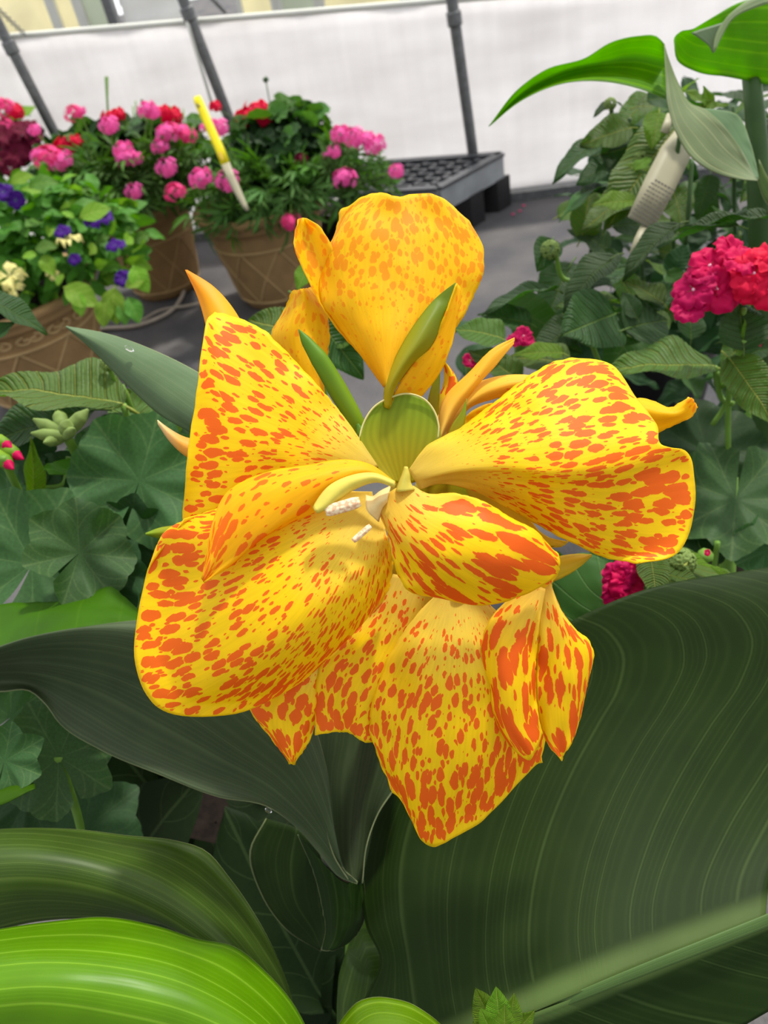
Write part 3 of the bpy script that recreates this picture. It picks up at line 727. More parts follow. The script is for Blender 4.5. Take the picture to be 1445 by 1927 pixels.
# ---- planting in the middle pot (geranium, red) and trailing verbena (pink)
def depth_of(c): return float((np.array(c) - CAM) @ Fv)
gB = PB + np.array([.02, .03, .31]); dB = depth_of(gB)
G2 = empty('geranium_plant', PB + np.array([0, 0, .22]), 'bushy geranium with round leaves and a crimson bloom, in the pot beneath the yellow tag', 'plant')
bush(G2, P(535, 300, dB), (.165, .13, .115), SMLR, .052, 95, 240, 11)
st = []
for x, y, s, i in ((485, 213, 60, 0), (460, 222, 44, 1), (505, 212, 40, 0), (405, 200, 26, 1)): st.append(head(G2, CL_red[i], x, y, dB - .05, s, stem_to=P(535, 300, dB)))
st.append(vf(tube([P(500, 150, dB), P(507, 190, dB), P(520, 240, dB)], .0016, 5, res=6))); st.append(vf(tube([P(497, 153, dB), P(503, 147, dB)], .006, 6, res=3)))
st.append(vf(tube([P(585, 215, dB), P(575, 240, dB), P(560, 280, dB)], .002, 5, res=6)))
link('stems', joinm('stems', st), M_stem_dark, G2)
V2 = empty('verbena_plant', PB + np.array([.04, -.05, .23]), 'pink verbena trailing over the front and right of the pot beneath the yellow tag', 'plant')
bush(V2, P(545, 362, dB - .07), (.24, .10, .085), FER, .06, 98, 280, 12, stuffmat=M_small)
st = []
for x, y, s, i in ((378, 335, 52, 0), (428, 340, 56, 1), (648, 335, 52, 2), (640, 252, 44, 0), (665, 258, 52, 1), (688, 265, 46, 2), (705, 272, 50, 0), (628, 285, 34, 1), (745, 322, 36, 1), (330, 362, 46, 3), (547, 420, 46, 4), (655, 330, 30, 0), (618, 290, 26, 2), (412, 240, 44, 1), (398, 235, 30, 2)):
    m_ = (CL_pink + CL_rose)[i]; st.append(head(V2, m_, x, y, dB - .15, s, stem_to=P(x * .6 + 560 * .4, 360, dB - .08)))
st.append(head(V2, CL_wine, 567, 300, dB - .16, 24, stem_to=P(560, 340, dB - .05)))
for a_ in range(14):
    x = 640 + a_ * 7; st.append(vf(tube([P(600 + a_ * 4, 355, dB - .05), P(x, 335 + (a_ % 3) * 8, dB - .08), P(x + 30, 320 + (a_ % 4) * 16, dB - .1)], .0012, 4, res=6)))
link('stems', joinm('stems', st), M_stem, V2)

# ---- planting in the shaded pot at the left
dA = depth_of(PA + np.array([0, 0, .31]))
G1 = empty('geranium_plant', PA + np.array([0, 0, .22]), 'geranium with red blooms among pink verbena in the pot left of the yellow tag', 'plant')
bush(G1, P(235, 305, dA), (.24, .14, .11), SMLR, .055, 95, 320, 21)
st = []
for x, y, s, i in ((305, 216, 46, 0), (325, 218, 40, 1), (210, 222, 40, 0), (222, 215, 30, 1), (128, 272, 44, 0), (142, 268, 34, 1), (118, 275, 34, 0)): st.append(head(G1, CL_red[i], x, y, dA - .1, s, stem_to=P(235, 310, dA)))
for x0 in (199, 202): st.append(vf(tube([P(x0, 145, dA - .02), P(202, 190, dA - .02), P(206, 250, dA)], .003, 5, res=6)))
for x0, y0 in ((255, 190), (345, 205), (250, 200), (570, 205)): st.append(vf(tube([P(x0, y0, dA), P(x0 + 4, y0 + 60, dA)], .002, 5, res=4)))
link('stems', joinm('stems', st), M_stem, G1)
V1 = empty('verbena_plant', PA + np.array([.03, -.05, .23]), 'pink verbena with many heads spilling over the tan pot left of the yellow tag', 'plant')
bush(V1, P(265, 352, dA - .1), (.27, .10, .10), FER, .062, 98, 330, 22, stuffmat=M_small)
st = []
for x, y, s, i in ((140, 214, 42, 3), (152, 210, 24, 0), (277, 206, 42, 0), (288, 212, 34, 1), (205, 236, 46, 1), (232, 282, 44, 0), (238, 297, 48, 2), (258, 298, 30, 1), (315, 250, 50, 2), (302, 275, 40, 0), (325, 245, 36, 3), (313, 315, 50, 1), (252, 360, 42, 1), (92, 297, 60, 3), (115, 302, 52, 0), (75, 292, 40, 2), (352, 256, 40, 4), (342, 245, 30, 2), (65, 245, 30, 1), (385, 240, 24, 2)):
    m_ = (CL_pink + CL_rose)[i]; st.append(head(V1, m_, x, y, dA - .2, s, stem_to=P(x * .6 + 270 * .4, 345, dA - .12)))
link('stems', joinm('stems', st), M_stem, V1)

# ---- wine petunias at the left edge
dD = depth_of(PD + np.array([0, 0, .3]))
WP = empty('petunia_plant', PD + np.array([0, 0, .22]), 'dark wine and magenta petunias at the left edge above the purple ones', 'plant')
bush(WP, P(-30, 290, dD), (.2, .14, .12), SMLR + PETL, .06, 60, 160, 31)
for x, y, s, mm, i in ((15, 205, 44, CL_rose, 0), (28, 210, 36, CL_red, 1), (5, 195, 30, CL_rose, 1), (12, 240, 46, CL_rose, 0)):
    head(WP, mm[i], x, y, dD - .15, s)
for x, y, s, fc in ((10, 255, 56, (.3, .3, 1)), (45, 245, 60, (-.3, .6, 1)), (30, 285, 62, (.2, 0, 1)), (2, 300, 40, (0, .2, 1)), (60, 258, 44, (.6, .2, 1)), (20, 315, 40, (.3, -.2, 1))):
    head(WP, PETW, x, y, dD - .17, s, fc, 'flower')

# ---- purple petunias in the front left pot
dC = depth_of(PC + np.array([0, 0, .3]))
PT = empty('petunia_plant', PC + np.array([0, 0, .22]), 'light green petunia with purple and cream blooms in the scrolled front pot', 'plant')
bush(PT, P(85, 470, dC - .02), (.215, .15, .135), PETL, .044, 100, 800, 41, stuffmat=M_petd, updir=.3)
for x, y, s, fc in ((8, 362, 40, (.2, .3, 1)), (30, 376, 36, (.5, -.2, 1)), (185, 412, 58, (.1, .7, .8)), (118, 436, 34, (-.3, .5, 1)), (218, 462, 40, (.6, .6, .6)), (140, 488, 26, (0, .2, 1)), (232, 524, 36, (.5, .2, 1))):
    head(PT, PETU, x, y, dC - .2, s, fc, 'flower')
CRM = floret_mesh('cream_bloom', M_creamfl, ruf=.3, cup=.5, over=.8, seed=9, petals=4)
for x, y, s, fc in ((130, 452, 50, (0, .8, .6)), (18, 520, 60, (.2, .3, 1)), (25, 540, 40, (-.2, 0, 1)), (98, 515, 26, (.4, 0, 1))):
    head(PT, CRM, x, y, dC - .2, s, fc, 'flower', )
for k, (b0, t0) in enumerate((((200, 560), (190, 610)), ((215, 540), (208, 604)), ((240, 560), (262, 600)), ((235, 540), (268, 520)), ((150, 550), (145, 590)), ((228, 570), (236, 606)), ((120, 540), (180, 565)), ((70, 480), (40, 478)), ((66, 470), (100, 455)), ((80, 480), (98, 512)), ((250, 500), (272, 545)), ((55, 352), (100, 330)), ((20, 345), (55, 322)), ((150, 410), (200, 385)))):
    put_leaf(PETL[k % 3], PT, (*b0, dC - .21), (*t0, dC - .22), (0, .3, 1), 1.3)

# ---- plant tags
yt = empty('plant_tag', P(455, 390, dB - .22), 'yellow plant tag with a white lower end standing among pink verbena', 'tag')
def ribbon(pts, w, th=.0006, n=4):
    """flat strip through pixel points with width in px"""
    vs = []; 
    for k, (x, y, d) in enumerate(pts):
        x2, y2, _ = pts[min(k + 1, len(pts) - 1)]; x1, y1, _ = pts[max(k - 1, 0)]
        tx, ty = x2 - x1, y2 - y1; l = math.hypot(tx, ty); nx, ny = -ty / l, tx / l; ww = w[k] / 2
        for i in range(n): s = -1 + 2 * i / (n - 1); vs.append(P(x + nx * ww * s, y + ny * ww * s, d + .001 * s * s))
    return mesh('strip', vs, gridfaces(n, len(pts)))
dt = dB - .24
link('yellow_face', ribbon([(370, 181, dt + .02), (373, 190, dt + .02), (395, 240, dt + .015), (413, 280, dt + .01), (424, 308, dt + .01)], [12, 17, 17, 17, 17]), M_tagy, yt, solid=.0012)
link('white_stake', ribbon([(424, 308, dt + .01), (434, 333, dt + .008), (448, 362, dt + .004), (460, 386, dt), (466, 396, dt)], [17, 16, 14, 10, 6]), M_tagw, yt, solid=.0012)
v, f = vf(tube([P(371, 196, dt), P(375, 202, dt)], .0025, 6, res=3)); link('printed_mark', mesh('printed_mark', v, f), M_ink, yt)
v, f = vf(ribbon([(413, 286, dt), (419, 300, dt)], [5, 4])); link('printed_mark', mesh('printed_mark', v, f), M_sepal, yt)

# ------------------------------------------------------------------ near left: geranium and lantana
def floorpt(x, y, d): p = P(x, y, d); return np.array([p[0], p[1], 0.0])
def near_stem(parts, a, b, r=.0022, sag=.01): parts.append(vf(tube([P(*a), (P(*a) + P(*b)) / 2 + np.array([0, 0, -sag]), P(*b)], r, 8, res=10)))
GL = empty('geranium_plant', floorpt(120, 1100, .47), 'geranium with large scalloped leaves and unopened green buds left of the canna flower', 'plant')
put_round(GER[0], GL, (262, 905, .43), 250, (.15, .1, 1), 75)
put_round(GER[0], GL, (215, 842, .455), 150, (-.2, .5, 1), 130)
put_round(GER[2], GL, (200, 940, .45), 150, (-.1, .1, 1), 100)
put_round(GER[2], GL, (120, 925, .47), 150, (.1, .3, 1), 80)
put_round(GER[0], GL, (60, 1062, .40), 285, (.05, .25, 1), 70)
put_round(GER[1], GL, (150, 1040, .385), 190, (.6, .2, .8), 40)
put_round(GER[2], GL, (195, 1085, .40), 160, (.2, 0, 1), 100)
put_round(GER[2], GL, (245, 1010, .43), 150, (.1, -.1, 1), 30)
put_round(GER[0], GL, (312, 960, .44), 110, (.3, .2, 1), 10)
put_round(GER[3], GL, (225, 1130, .42), 130, (.2, .1, 1), 0)
put_round(GER[3], GL, (20, 860, .47), 150, (-.2, .3, 1), 120)
put_round(GER[0], GL, (15, 930, .46), 130, (.2, .6, 1), 100)
put_round(GER[2], GL, (300, 1040, .46), 150, (.1, .1, 1), 60)
put_round(GER[3], GL, (330, 880, .5), 180, (.1, .1, 1), 60)
put_round(GER[0], GL, (110, 1425, .37), 215, (.15, .2, 1), 120)
put_round(GER[0], GL, (8, 1432, .345), 135, (.1, .1, 1), 80)
put_round(GER[2], GL, (50, 1500, .38), 150, (.1, .2, 1), 200)
put_round(GER[1], GL, (20, 1350, .41), 180, (.1, .1, 1), 40)
put_round(GER[3], GL, (160, 1560, .43), 200, (.1, .3, 1), 40)
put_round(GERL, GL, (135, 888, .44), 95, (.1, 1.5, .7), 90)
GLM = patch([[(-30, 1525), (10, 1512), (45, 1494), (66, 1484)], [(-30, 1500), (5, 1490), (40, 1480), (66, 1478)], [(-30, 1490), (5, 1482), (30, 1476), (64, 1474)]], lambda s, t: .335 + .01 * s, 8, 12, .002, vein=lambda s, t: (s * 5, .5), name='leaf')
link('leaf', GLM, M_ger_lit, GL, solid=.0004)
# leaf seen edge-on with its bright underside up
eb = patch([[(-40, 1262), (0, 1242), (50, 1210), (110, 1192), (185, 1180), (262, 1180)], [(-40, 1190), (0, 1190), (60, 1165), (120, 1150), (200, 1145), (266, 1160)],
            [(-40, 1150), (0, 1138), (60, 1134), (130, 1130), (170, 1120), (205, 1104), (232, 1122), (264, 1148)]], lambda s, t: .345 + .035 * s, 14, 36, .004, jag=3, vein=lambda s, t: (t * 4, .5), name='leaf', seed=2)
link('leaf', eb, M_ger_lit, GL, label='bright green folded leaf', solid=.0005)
sp_ = []
near_stem(sp_, (122, 815, .42), (172, 890, .44), .0028); near_stem(sp_, (250, 960, .43), (180, 1200, .46)); near_stem(sp_, (60, 1080, .40), (150, 1300, .48)); near_stem(sp_, (80, 920, .46), (130, 860, .47), .002)
near_stem(sp_, (110, 1425, .37), (160, 1640, .45)); near_stem(sp_, (5, 860, .4), (60, 1000, .45)); near_stem(sp_, (150, 1290, .47), (180, 2600, .62), .005)
link('stems', joinm('stems', sp_), M_stem, GL)
def bud(parent, a, b, r, mat, name='bud', label=None, n=10):
    a = P(*a); b = P(*b); r = r * .48 / FPX
    return link(name, tube([a, a + (b - a) * .3, a + (b - a) * .65, b], [r * .7, r, r * .9, r * .15], n, name=name), mat, parent, label)
for a, b, r in (((118, 818, .42), (62, 788, .415), 12), ((120, 822, .415), (58, 815, .41), 11), ((115, 826, .42), (82, 833, .405), 10), ((120, 812, .42), (108, 768, .425), 13), ((128, 812, .42), (166, 770, .42), 13), ((122, 815, .41), (128, 790, .405), 12), ((124, 822, .41), (140, 806, .40), 9)):
    bud(GL, a, b, r, M_budg)
for a, b, r in (((0, 838, .41), (40, 862, .405), 13), ((-8, 850, .41), (22, 880, .4), 14), ((-12, 825, .41), (20, 842, .405), 12)):
    o = bud(GL, a, b, r, M_bud)
    p0, p1 = P(*a), P(*b); link('petal_tip', tube([p0 + (p1 - p0) * .55, p0 + (p1 - p0) * .8, p1 + (p1 - p0) * .1], [.0028, .003, .0005], 8, name='petal_tip'), M_crim, o, 'crimson petal tip')

LL = empty('lantana_plant', floorpt(100, 800, .62), 'lantana with quilted serrated leaves in front of the scrolled tan pot', 'plant')
put_leaf(LAN[0], LL, (232, 762, .45), (-40, 700, .45), (.0, .9, .6), 1.05)
put_leaf(LAN[3], LL, (180, 770, .48), (-60, 830, .46), (-.1, .6, .8), .8)
put_leaf(LAN[0], LL, (290, 860, .48), (232, 718, .5), (.3, .2, 1), 1.1)
put_leaf(LANL, LL, (330, 830, .5), (250, 735, .5), (.2, .3, 1), 1.0)
put_leaf(LAN[1], LL, (-40, 560, .5), (96, 606, .52), (0, .8, .7), 1.0)
put_leaf(LANL, LL, (60, 960, .45), (72, 828, .44), (.9, .2, .6), .5)
put_leaf(LAN[0], LL, (600, 650, .48), (460, 585, .5), (.1, .5, 1), 1.25)
put_leaf(LAN[1], LL, (560, 560, .5), (690, 700, .5), (0, .5, 1), 1.0)
put_leaf(LAN[0], LL, (620, 640, .52), (680, 630, .5), (0, .5, 1), 1.2)
put_leaf(LAN[1], LL, (-20, 640, .5), (20, 600, .5), (0, .5, 1), 1.0)
put_leaf(LAN[1], LL, (200, 830, .5), (90, 870, .5), (0, .5, 1), 1.0)
put_leaf(LANL, LL, (580, 500, .5), (560, 540, .49), (0, .5, 1), 1.0)
sp_ = []
near_stem(sp_, (204, 690, .46), (228, 726, .47), .0014); near_stem(sp_, (228, 726, .47), (290, 860, .5)); near_stem(sp_, (232, 762, .45), (300, 1000, .52)); near_stem(sp_, (600, 650, .48), (620, 900, .52)); near_stem(sp_, (300, 1000, .52), (300, 2200, .72), .004)
link('stems', joinm('stems', sp_), M_stem, LL)
hd = floret_mesh('tiny_bud', M_lan_lit, petals=6, ruf=.3, cup=.8, n=4, m=4)
bs = keep(hd); pp = []
for k in range(22):
    z = 1 - k / 22 * 1.6; w = k * 2.4; rr = math.sqrt(max(0, 1 - z * z)); dd = Vector((rr * math.cos(w), rr * math.sin(w), z)); pp.append(xform(bs, frame(dd.orthogonal(), dd, .3, dd * .4)))
BUDH = joinm('bud_head', pp); BUDH.materials.append(M_budg)
inst('bud_cluster', BUDH, LL, frame(DIR(1, 0, 0), DIR(0, .5, 1), 34 * .46 / FPX, P(203, 684, .46)))

# ------------------------------------------------------------------ right: lantana behind, crimson-flowered lantana in front
def inpoly(x, y, poly):
    c = False; j = len(poly) - 1
    for i in range(len(poly)):
        (xi, yi), (xj, yj) = poly[i], poly[j]
        if (yi > y) != (yj > y) and x < (xj - xi) * (y - yi) / (yj - yi) + xi: c = not c
        j = i
    return c
def fill(root, poly, d0, d1, size_px, n, meshes, seed, facez=(.3, 1), nst=0, stmat=None, dref=.6):
    r_ = random.Random(seed); xs = [p[0] for p in poly]; ys = [p[1] for p in poly]; k = 0; pend = []
    while k < n + nst:
        x, y = r_.uniform(min(xs), max(xs)), r_.uniform(min(ys), max(ys))
        if not inpoly(x, y, poly): continue
        d = r_.uniform(d0, d1) if k < n else r_.uniform(d1, d1 + .12)
        L = size_px * r_.uniform(.65, 1.25) * dref / FPX; a = P(x, y, d); w = r_.uniform(0, 6.283)
        y_ = DIR(math.cos(w), math.sin(w) * .7 - .15, r_.uniform(-.2, .5)); f = DIR(r_.uniform(-.7, .5), r_.uniform(.1, 1.2), r_.uniform(*facez))
        me = meshes[r_.randrange(len(meshes))]; M4 = frame(y_, f, L, a - y_ * L * .5, r_.uniform(.85, 1.2))
        if k < n: inst('leaf', me, root, M4)
        else: pend.append(xform(keep(me), M4))
        k += 1
    if pend:
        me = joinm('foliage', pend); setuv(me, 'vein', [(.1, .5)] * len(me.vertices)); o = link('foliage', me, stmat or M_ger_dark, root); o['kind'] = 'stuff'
RB_ = empty('lantana_plant', floorpt(1300, 520, .95), 'tall leafy lantana around the white printed tag at upper right', 'plant')
LANB = [unit_leaf('lantana_blade_small', mt, .3, 9, 20, .16, .25, .05, 12, .02, tw, .38, .03, sd) for mt, tw, sd in ((M_lan, .2, 1), (M_lan_dark, -.2, 2), (M_lan, .3, 3), (M_smooth, .1, 4))]
polyB = [(1100, 300), (1190, 200), (1290, 150), (1445, 150), (1500, 250), (1500, 560), (1200, 640), (980, 620), (1010, 560), (1060, 520), (1050, 480), (1090, 420), (1070, 370)]
fill(RB_, polyB, .68, .88, 92, 88, LANB, 51, nst=150, dref=.72)
for b, t, f, wd_, i in (((1190, 240, .66), (1095, 262, .66), (.2, .3, 1), 1.1, 0), ((1130, 268, .67), (1036, 318, .66), (.2, .7, .6), .8, 1), ((1150, 195, .68), (1115, 212, .68), (0, .5, .8), 1, 1), ((1150, 190, .68), (1182, 200, .68), (0, .8, .5), 1, 1),
                        ((1165, 310, .68), (1085, 330, .68), (0, .3, 1), 1.3, 1), ((1280, 255, .66), (1150, 250, .66), (0, .9, .7), 1.0, 1), ((1280, 235, .64), (1130, 395, .62), (-.4, .6, .7), .7, 2), ((1130, 290, .68), (1250, 262, .66), (0, -.1, 1), 1.2, 1),
                        ((1215, 360, .64), (1100, 400, .62), (-.1, .8, .7), .9, 0), ((1090, 330, .7), (1150, 350, .7), (0, .5, 1), 1.2, 1)):
    put_leaf(LANB[i], RB_, b, t, f, wd_)
for b, t in (((1330, 200, .6), (1290, 160, .59)), ((1330, 205, .6), (1372, 190, .59)), ((1300, 240, .6), (1340, 180, .59)), ((1335, 210, .6), (1330, 160, .59)), ((1230, 330, .62), (1180, 300, .61)), ((1195, 320, .61), (1225, 290, .61)), ((1200, 380, .61), (1120, 372, .6)), ((1390, 270, .6), (1375, 230, .59)), ((1280, 180, .62), (1310, 140, .6)), ((1240, 210, .63), (1230, 270, .62))): put_leaf(LANL, RB_, b, t, (-.1, .6, .8), 1.1)
sp_ = []
for a, b in (((1150, 195, .68), (1160, 260, .69)), ((1135, 230, .68), (1160, 300, .69)), ((1160, 260, .69), (1200, 420, .75)), ((1160, 300, .7), (1185, 222, .68)), ((1260, 300, .7), (1280, 600, .8)), ((1380, 200, .7), (1390, 600, .8)), ((1200, 420, .75), (1230, 700, .85)), ((1255, 380, .62), (1280, 250, .6))):
    near_stem(sp_, a, b, .002)
near_stem(sp_, (1280, 600, .8), (1300, 2000, 1.1), .006)
link('stems', joinm('stems', sp_), M_stem_dark, RB_)
inst('bud_cluster', BUDH, RB_, frame(DIR(1, 0, 0), DIR(0, .5, 1), 26 * .68 / FPX, P(1148, 196, .675)))
inst('bud_cluster', BUDH, RB_, frame(DIR(1, 0, 0), DIR(0, .5, 1), 30 * .66 / FPX, P(1205, 300, .64)))

LR = empty('lantana_plant', floorpt(1330, 760, .75), 'lantana with crimson flower clusters and quilted leaves right of the canna flower', 'plant')
for b, t, f, wd_, i in (((1345, 690, .50), (1150, 672, .50), (-.1, .9, .7), 1.15, 0), ((1400, 660, .47), (1392, 560, .47), (0, .3, 1), 1.5, 3), ((1370, 672, .48), (1470, 800, .46), (-.5, .7, .6), .8, 0), ((1400, 670, .5), (1470, 640, .48), (0, .5, 1), 1.0, 1),
                        ((1300, 640, .56), (1300, 560, .56), (0, .3, 1), 1, 1), ((1250, 572, .55), (1180, 520, .56), (.1, .6, .8), 1.1, 0), ((1160, 590, .55), (1062, 625, .53), (-.2, .2, 1), 1.6, 3), ((1175, 620, .54), (1270, 590, .55), (0, .4, 1), 1.5, 1),
                        ((1045, 545, .56), (908, 553, .54), (-.1, .9, .5), .75, 1), ((1160, 480, .57), (1050, 558, .56), (-.3, .7, .7), .9, 1), ((1080, 540, .58), (1190, 480, .58), (-.1, .6, .8), 1.0, 1), ((1280, 420, .56), (1160, 500, .56), (-.2, .8, .6), .8, 1),
                        ((1390, 425, .5), (1240, 432, .52), (0, .9, .5), .6, 1), ((1450, 410, .5), (1270, 420, .52), (0, .9, .6), .5, 3), ((1000, 610, .55), (900, 585, .55), (-.2, .6, .8), 1.0, 3), ((950, 640, .5), (862, 600, .5), (-.1, .7, .8), 1.3, 2),
                        ((1075, 690, .5), (975, 650, .5), (-.1, .8, .8), 1.4, 2), ((980, 720, .5), (890, 640, .5), (.3, .4, 1), .8, 2), ((1090, 610, .55), (1000, 655, .54), (0, .5, 1), 1.0, 1), ((1130, 560, .58), (1090, 600, .57), (0, .5, 1), 1, 1),
                        ((1190, 590, .56), (1290, 520, .56), (0, .3, 1), .7, 1), ((1200, 600, .54), (1170, 540, .55), (-.5, .3, 1), .7, 1), ((1420, 500, .56), (1300, 480, .56), (0, .5, .8), 1.2, 1), ((1040, 450, .58), (1015, 500, .57), (0, -.1, 1), 1.2, 1),
                        ((1445, 720, .48), (1490, 700, .46), (0, .5, 1), 1, 0)):
    put_leaf(LAN[i], LR, b, t, f, wd_)
put_leaf(LANL, LR, (1060, 665, .49), (965, 655, .49), (-.1, .8, .8), .9)
put_leaf(LANL, LR, (1400, 640, .47), (1420, 560, .475), (.3, .2, 1), .5)
put_leaf(LAN[2], LR, (1215, 1120, .4), (1360, 985, .45), (-.3, .3, 1), 1.2)
put_leaf(LAN[2], LR, (1222, 1040, .4), (1240, 1118, .37), (-.3, .3, 1), .7)
put_leaf(LANL, LR, (1265, 1048, .42), (1385, 1070, .41), (0, .9, .4), .6)
put_leaf(LAN[0], LR, (1225, 1075, .4), (1330, 1092, .39), (0, .9, .5), 1.0)
put_leaf(LAN[1], LR, (1110, 1100, .43), (1150, 1020, .44), (0, .2, 1), 1.0)
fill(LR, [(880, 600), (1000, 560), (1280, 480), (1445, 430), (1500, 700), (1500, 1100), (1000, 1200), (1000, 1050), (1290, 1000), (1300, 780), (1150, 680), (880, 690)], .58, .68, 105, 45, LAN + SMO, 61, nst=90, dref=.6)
put_round(GER[0], LR, (1385, 940, .50), 235, (-.2, .5, 1), 260)
put_round(GER[1], LR, (1440, 1040, .49), 130, (.1, .2, 1), 200)
put_round(GER[2], LR, (1330, 850, .55), 200, (-.1, .3, 1), 100)
put_round(GER[2], LR, (1310, 1010, .5), 120, (0, .3, 1), 100)
CAN_G = patch([[(1150, 1060), (1100, 1040), (1050, 1060), (1030, 1110), (1050, 1170)], [(1150, 1080), (1120, 1090), (1100, 1120), (1090, 1150), (1090, 1190)], [(1150, 1100), (1150, 1130), (1145, 1150), (1140, 1180), (1130, 1200)]], lambda s, t: .42 - .01 * s, 14, 16, .004, jag=2, vein=lambda s, t: (t * 4, abs(s - .5) * 2), name='leaf')
link('leaf', CAN_G, M_smooth, LR, solid=.0004)
for b, t in (((1085, 1195, .43), (1045, 1150, .42)), ((1060, 1210, .44), (1040, 1130, .43)), ((1110, 1190, .43), (1050, 1170, .43))): put_leaf(SMO[0], LR, b, t, (0, .6, .8), 1.1)
sp_ = []
for a, b in (((1045, 475, .57), (1080, 530, .58)), ((1218, 640, .55), (1208, 560, .555)), ((1345, 690, .5), (1370, 720, .5)), ((1370, 672, .48), (1400, 640, .47)), ((1375, 680, .49), (1372, 900, .52)), ((1350, 700, .5), (1380, 760, .5)), ((1385, 700, .5), (1340, 800, .52)), ((1240, 1060, .43), (1250, 1160, .44)), ((1400, 580, .47), (1395, 660, .48)), ((1350, 1020, .48), (1340, 1120, .5)), ((1100, 610, .55), (1180, 760, .6))):
    near_stem(sp_, a, b, .0019)
near_stem(sp_, (1372, 900, .52), (1350, 2200, .8), .006)
link('stems', joinm('stems', sp_), M_stem, LR)
inst('bud_cluster', BUDH, LR, frame(DIR(1, 0, 0), DIR(0, .5, 1), 40 * .57 / FPX, P(1035, 470, .57)))
inst('bud_cluster', BUDH, LR, frame(DIR(1, 0, 0), DIR(0, .5, 1), 60 * .41 / FPX, P(1282, 1058, .405)))
FLO = [floret_mesh('floret_crimson', M_crim, M_eye, 5, .2, .35, 1.35, 11, 8, 1, .06), floret_mesh('floret_magenta', M_mag, M_eye, 5, .2, .4, 1.35, 11, 8, 2, .1), floret_mesh('floret_red', M_red, M_eye, 5, .2, .3, 1.35, 11, 8, 3, .1)]
def fcluster(root, centre, fl, stemto=None):
    c = P(*centre); me = tube([c - DIR(0, .5, 1) * .02, c - DIR(0, .5, 1) * .004], [.002, .005], 8, name='flower_cluster')
    cl = link('flower_cluster', me, M_stem, root)
    for x, y, s, i, fc in fl:
        o = bpy.data.objects.new('floret', FLO[i]); COL.objects.link(o); o.parent = cl
        o.matrix_basis = Matrix.Translation(-worldloc(cl)) @ frame(DIR(math.cos(x), math.sin(x), 0), DIR(*fc), s * centre[2] / FPX, P(x, y, centre[2] - .008 + .00006 * math.hypot(x - centre[0], y - centre[1])))
fcluster(LR, (1350, 530, .47), [(1375, 478, 78, 0, (.1, .5, 1)), (1335, 500, 80, 0, (-.3, .3, 1)), (1350, 545, 92, 0, (-.1, -.2, 1)), (1305, 545, 84, 1, (-.7, .1, 1)), (1295, 580, 66, 1, (-.9, -.3, .8)), (1385, 520, 80, 0, (.1, .1, 1)), (1320, 515, 60, 1, (-.6, .5, 1)), (1370, 560, 60, 0, (.1, -.5, 1))])
fcluster(LR, (1430, 520, .46), [(1418, 515, 96, 2, (-.1, .1, 1)), (1448, 490, 80, 2, (.2, .5, 1)), (1395, 490, 70, 0, (-.5, .4, 1)), (1445, 545, 80, 2, (.2, -.3, 1)), (1410, 545, 60, 2, (-.1, -.6, 1))])
fcluster(LR, (982, 635, .52), [(985, 632, 40, 1, (.2, .4, 1)), (968, 640, 32, 1, (-.4, .4, 1)), (995, 640, 28, 1, (.6, .1, 1))])
fcluster(LR, (888, 680, .54), [(885, 678, 32, 1, (0, .3, 1)), (895, 672, 24, 1, (.4, .4, 1))])
fcluster(LR, (1175, 1100, .405), [(1164, 1086, 66, 1, (-.4, .5, 1)), (1180, 1100, 76, 0, (.1, .2, 1)), (1186, 1076, 56, 0, (.3, .5, 1)), (1160, 1118, 60, 1, (-.3, -.2, 1))])
fcluster(LR, (1262, 1085, .43), [(1262, 1088, 22, 0, (0, .3, 1))])
fcluster(LR, (1333, 1040, .45), [(1331, 1040, 14, 0, (0, .3, 1))])
fcluster(LR, (1440, 650, .5), [(1440, 645, 26, 1, (0, .3, 1))])

# sprig at the bottom edge
SG = empty('lantana_plant', floorpt(930, 2050, .33), 'small bright green leafy shoot poking up at the bottom edge of the frame', 'plant')
for b, t, w_, f in (((935, 1935, .262), (893, 1870, .262), .9, (-.3, .2, 1)), ((940, 1935, .258), (935, 1862, .26), .9, (.1, .1, 1)), ((955, 1940, .258), (972, 1875, .26), .9, (.4, .2, 1)), ((960, 1950, .262), (1008, 1908, .262), .8, (.5, .4, 1)), ((930, 1950, .25), (900, 1900, .254), .9, (-.2, .0, 1)), ((950, 1960, .25), (950, 1895, .252), .9, (0, .1, 1)), ((930, 1970, .25), (885, 1925, .256), .9, (-.2, .3, 1))):
    put_leaf(LANL, SG, b, t, f, w_ * 1.4)
link('stems', tube([P(945, 1935, .262), P(950, 2100, .28), P(960, 2400, .33)], .002, 8, name='stems'), M_stem, SG)

